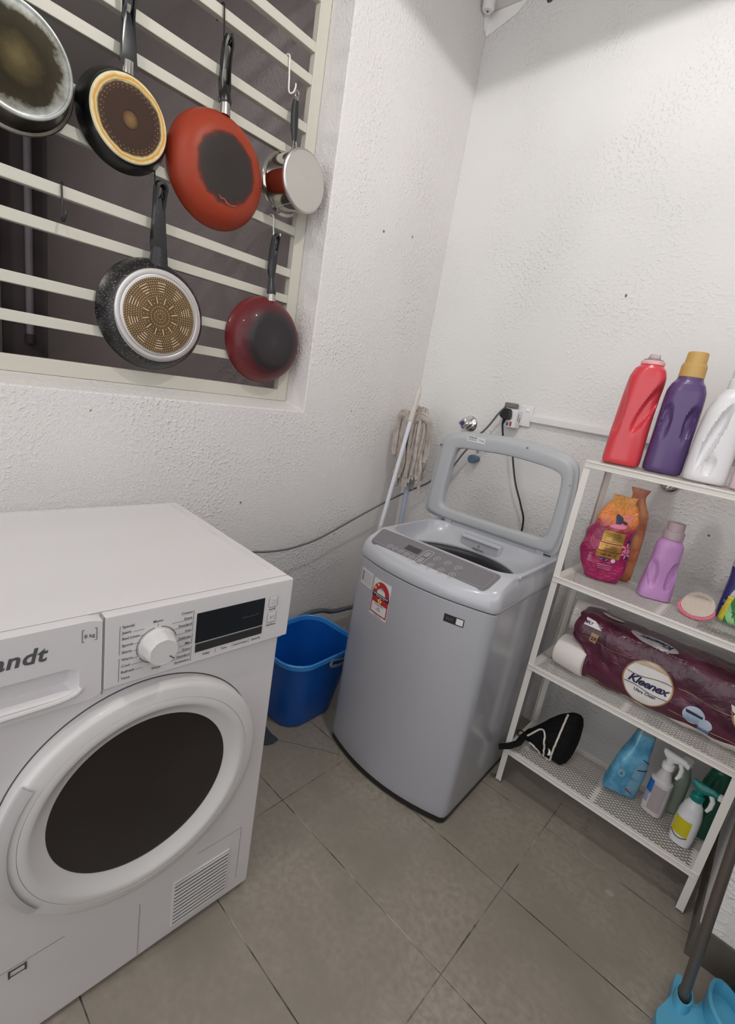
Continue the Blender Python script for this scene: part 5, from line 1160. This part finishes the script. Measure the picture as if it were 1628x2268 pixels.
o.location = (.502, -.0725, 1.206); tag(o, 'thin black cable hanging from the black plug behind the washer', 'cable')
t = thing('power_plug', 'grey plug lying across the top of the white adaptor', 'plug', (.508, -.045, 1.284))
mb = MB(); mb.rbox((-.022, -.018, -.010), (.028, .014, .011), .005, 3); mb.build('plug_body', mat('grey rubber', (112, 110, 106), .6), t)
pts = [(.488, -.050, 1.276), (.466, -.056, 1.245), (.440, -.060, 1.195), (.412, -.062, 1.155), (.365, -.062, 1.115), (.300, -.062, 1.060), (.238, -.062, .955), (.204, -.064, .885), (.125, -.10, .822), (.095, -.22, .768), (.085, -.42, .695), (.082, -.60, .632), (.080, -.74, .607), (.080, -.85, .608), (.078, -.97, .62), (.06, -1.1, .60), (.05, -1.2, .5)]
o = MB().tube([(p[0]-pts[0][0], p[1]-pts[0][1], p[2]-pts[0][2]) for p in spline(pts, 5, False)], .0043, 8).build('power_cable', M_greycord)
o.location = pts[0]; tag(o, 'grey cable sagging along the wall from the socket to the dryer', 'cable')
t = thing('cable_trunking', 'white plastic cable trunking running right from the socket', 'trunking', (.589, 0, 1.2445))
MB().rbox((0, -.016, -.0125), (1.0, 0, .0125), .0015, 2).build('channel', M_white, t); MB().rbox((0, -.0185, -.010), (1.0, -.0158, .0125), .001).build('cover', M_white, t)
# ================================================================ MOP AND BROOM in the corner
T = thing('extension_pole', 'thin white pole with ribbed grip leaning in the corner before the mop', 'pole', (.113, -.362, 0))
def pl(t): return Vector((.074*t, .112*t, 1.303*t))-Vector((.0, 0, 0))
mb = MB(); mb.tube([pl(0), pl(.52)], .0078, 14); mb.build('lower_tube', M_white, T)
MB().tube([pl(.515), pl(.90)], .0092, 14).build('upper_tube', mat('pale tube', (222, 224, 230), .35), T)
MB().tube([pl(.505), pl(.52)], .0108, 14).build('lock_collar', mat('collar ivory', (206, 202, 190), .4), T)
mb = MB(); rs = []; ps = []
for k in range(19): ps.append(pl(.885+.005*k)); rs.append(.0125 if k % 2 else .0116)
ps += [pl(.98), pl(.985), pl(1.0)]; rs += [.0105, .007, .0055]
mb.tube(ps, rs, 16); mb.build('ribbed_grip', mat('ivory grip', (206, 200, 192), .5), T)
Mo = thing('string_mop', 'cotton string mop turned upside down in the corner', 'mop', (.175, -.185, 0))
def pm_(t): return Vector((-.030*t, .030*t, 1.15*t))
mb = MB(); mb.tube([pm_(0), pm_(1.0)], .0115, 14); mb.build('mop_pole', mat('blue grey pole', (170, 178, 194), .4), Mo)
mb = MB(); mb.rbox((-.062, -.008, 1.115), (.030, .048, 1.150), .008, 3); mb.build('mop_clamp', mat('grey green clamp', (140, 150, 146), .5), Mo)
random.seed(11)
hc = Vector((-.022, .018, 1.135))
for k in range(24):
    a = 2*pi*k/24+random.uniform(-.1, .1); front = sin(a) < .2
    R1 = random.uniform(.055, .095); L_ = random.uniform(.18, .30); dx, dy = cos(a), sin(a)*.45
    top = hc+Vector((dx*.02, dy*.02, .055+random.uniform(-.02, .025)))
    pts = [hc+Vector((-dx*.015, -dy*.02-.01, .0)), top, hc+Vector((dx*R1*.62, dy*R1*.8-.012, .050+random.uniform(-.015, .01))), hc+Vector((dx*R1, dy*R1-.014, -.01)),
           hc+Vector((dx*R1*random.uniform(.85, 1.05), dy*R1-.014, -L_*.4)), hc+Vector((dx*R1*random.uniform(.8, 1.12)+random.uniform(-.008, .008), dy*R1-.012, -L_*.75)), hc+Vector((dx*R1*random.uniform(.8, 1.1), dy*R1-.012+random.uniform(-.006, .006), -L_))]
    P_ = spline(pts, 5, False); P_ = [Vector(p)+Vector((.0022*noise.noise(Vector((k, i*.7, 0))), .0022*noise.noise(Vector((k, i*.7, 5))), 0)) for i, p in enumerate(P_)]
    for p in P_: p.x = max(p.x, -.155); p.y = min(p.y, .165)
    mb = MB(); mb.tube(P_, [.0084*(.8+.25*abs(sin(i*1.1+k))) for i in range(len(P_))], 7, flat=.65); mb.build('strand', M_string, Mo)
for k in range(26):
    a = pi+pi*k/26+random.uniform(-.1, .1); R1 = random.uniform(.03, .085); L_ = random.uniform(.20, .29)
    q = hc+Vector((cos(a)*R1*1.05, sin(a)*R1*.55-.010, .0))
    pts = [q+Vector((-cos(a)*.02, .01, .05)), q+Vector((0, -.004, .018)), q+Vector((random.uniform(-.006, .006), -.006, -L_*.35)), q+Vector((random.uniform(-.010, .010), -.004, -L_*.7)), q+Vector((random.uniform(-.012, .012), -.002, -L_))]
    P_ = spline(pts, 5, False); mb = MB(); mb.tube(P_, [.0078*(.8+.28*abs(sin(i*1.3+k*2))) for i in range(len(P_))], 7, flat=.65); mb.build('strand', M_string, Mo)
for sd in (-1, 1):
    for k in range(9):
        f_ = k/8; P_ = spline([hc+Vector((sd*.004, -.034, -.030+.020*f_)), hc+Vector((sd*.022, -.052, .012+.030*f_)), hc+Vector((sd*.050, -.048, .030+.026*f_)), hc+Vector((sd*(.076+.012*(k%3)/2), -.036, .012+.018*f_)), hc+Vector((sd*(.086+.012*(k%3)/2), -.030, -.045-.02*f_)), hc+Vector((sd*(.084+.014*(k%3)/2), -.028, -.10-.05*(k%4)/3))], 6, False)
        mb = MB(); mb.tube(P_, [.0085*(.85+.2*abs(sin(i_*.9+k))) for i_ in range(len(P_))], 8, flat=.6); mb.build('strand', M_string, Mo)

# ================================================================ BUCKET
Bk = thing('mop_bucket', 'blue plastic rectangular bucket between the dryer and the washer', 'bucket', (.255, -.765, 0), radians(2))
def bl(s0, z, hx, hy, r, n=96): return [(x, y, z) for x, y in radial(rrect(-hx, -hy, hx, hy, r, 10), (0, 0), n)]
mb = MB(); mb.loops([bl(0, .002, .092, .118, .07), bl(0, .004, .100, .128, .075), bl(0, .012, .104, .132, .078), bl(0, .15, .124, .152, .082), bl(0, .285, .142, .172, .085), bl(0, .285, .138, .168, .081), bl(0, .15, .120, .148, .078), bl(0, .014, .100, .128, .074), bl(0, .008, .06, .08, .05)], cap0=True, cap1=True); mb.build('bucket_body', M_blue, Bk)
mb = MB(); q = [bl(0, .282, .144, .174, .087), bl(0, .284, .150, .180, .092), bl(0, .300, .151, .181, .093), bl(0, .304, .147, .177, .090), bl(0, .300, .1425, .1725, .086), bl(0, .284, .139, .169, .082)]; q.append(q[0]); mb.loops(q); mb.build('bucket_rim', M_blue_rim, Bk)
mb = MB(); mb.tube([(.152, -.02, .290), (.156, .03, .282), (.158, .09, .276)], .004, 8); mb.tube(spline([(.150, .0, .29), (.158, -.015, .272), (.160, .03, .262), (.160, .10, .262)], 5, False), .006, 8); mb.build('handle_clip', mat('grey clip', (78, 96, 112), .4), Bk)
# washer drain hose behind the bucket
pts = [(.40, -.12, .25), (.26, -.05, .25), (.10, -.08, .235), (.058, -.24, .222), (.058, -.42, .236), (.062, -.50, .262), (.060, -.58, .268), (.062, -.66, .252), (.07, -.74, .21), (.08, -.82, .14), (.09, -.86, .02)]
P_ = spline(pts, 12, False); z0 = P_[0]
mb = MB(); mb.tube([(p[0]-z0[0], p[1]-z0[1], p[2]-z0[2]) for p in P_], [.0115 if i % 2 else .0098 for i in range(len(P_))], 12); o = mb.build('drain_hose', M_hose); o.location = z0; tag(o, 'grey corrugated drain hose arching over the bucket against the wall', 'hose')
# broken tile corner beside the dryer
mb = MB(); cr = [(.25, -.925), (.309, -.935), (.33, -.937), (.355, -.933), (.368, -.938), (.370, -.954), (.372, -.964), (.365, -.986), (.32, -1.03), (.22, -1.04)]
mb.add([(x, y, .0005) for x, y in cr], [tuple(range(len(cr)))]); struct('trim_3', mb, mat('bare dark screed', (58, 60, 66), .9, bump=(80, .6, .003)))
mb = MB(); mb.tube([(x, y, -.0004) for x, y in ((.368, -.936), (.398, -.913), (.425, -.892), (.447, -.879), (.498, -.839), (.552, -.806))], .0012, 5); struct('trim_4', mb, M_seam)
mb = MB(); mb.tube([(x, y, -.0004) for x, y in ((.762, -1.375), (.784, -1.377), (.809, -1.377))], [.0006, .0014, .0006], 5); struct('trim_5', mb, mat('pale scratch', (168, 160, 150), .6))
# ================================================================ DUSTPAN AND BROOM at the lower right
Dp = thing('dustpan', 'light blue upright dustpan with a metal pole at the lower right', 'dustpan', (1.60, -.70, 0), radians(0))
M_lb = mat('light blue plastic', (86, 164, 196), .35)
o2 = [(-.035, -.055), (-.042, -.085), (-.030, -.14), (-.03, -.20), (.20, -.20), (.20, -.06), (.115, .045), (.075, .085), (.045, .060), (.02, .005), (-.005, .045), (-.022, .050), (-.026, .02), (-.024, -.015)]
ov = radial(spline(o2, 4), (.06, -.07), 80)
mb = MB(); mb.loops([[(x, y, .004) for x, y in ov], [(x, y, .030) for x, y in ov], [(x*.985, y*.985, .034) for x, y in ov]], cap0=True, cap1=True); pan = mb.build('pan_body', M_lb, Dp)
mb = MB(); ho = radial(spline([(.035, .055), (.060, .078), (.10, .045), (.145, -.02), (.15, -.07), (.09, -.06), (.04, -.01)], 4), (.085, 0), 48)
mb.loops([[(x, y, .034) for x, y in ho], [(x, y, .075) for x, y in ho], [(.085+(x-.085)*.88, y*.88, .080) for x, y in ho], [(.085+(x-.085)*.84, y*.84, .045) for x, y in ho]], cap1=True); mb.build('pan_hood', M_lb, Dp)
mb = MB(); mb.tube(spline([(.15, -.02, .03), (.13, -.07, .05), (.10, -.12, .05), (.07, -.17, .04)], 5, False), .016, 12); mb.build('side_roll', mat('pale blue roll', (120, 184, 208), .25, coat=.3), Dp)
mb = MB(); mb.loops([[(-.004+r_*cos(a)*.55, -.012+r_*sin(a), z_) for a in [2*pi*k/24 for k in range(24)]] for r_, z_ in ((.034, .034), (.030, .058), (.026, .058), (.020, .036))]); mb.build('pole_socket', M_lb, Dp)
mb = MB(); mb.tube([(-.004, -.018, .040), (-.034, -.038, .47), (-.075, -.065, 1.05)], .0105, 16); mb.build('pole', mat('brown grey metal pole', (112, 102, 96), .35, metal=.6), Dp)
Br = thing('broom', 'dark broom standing behind the dustpan pole by the wall stub', 'broom', (1.775, -.577, 0))
mb = MB(); random.seed(5)
for k in range(90):
    x = random.uniform(-.085, .10); y = random.uniform(-.02, .02); mb.tube([(x*1.15, y*1.4, .003+random.uniform(0, .01)), (x, y, .10)], [.0006, .0016], 5)
br = mb.build('bristles', mat('teal bristles', (10, 96, 92), .7), Br); br['kind'] = 'stuff'
MB().rbox((-.095, -.024, .095), (.11, .024, .135), .01, 3).build('broom_head', mat('dark teal head', (14, 66, 66), .4), Br)
MB().tube([(0.0, 0, .13), (.03, -.02, 1.2)], .011, 12).build('broom_pole', M_black, Br)
# crumb of debris and a scratch on the tiles
for i_, (x, y, s_) in enumerate(((.72, -.985, .004), (1.32, -1.12, .003))):
    pass
bpy.context.view_layer.update()
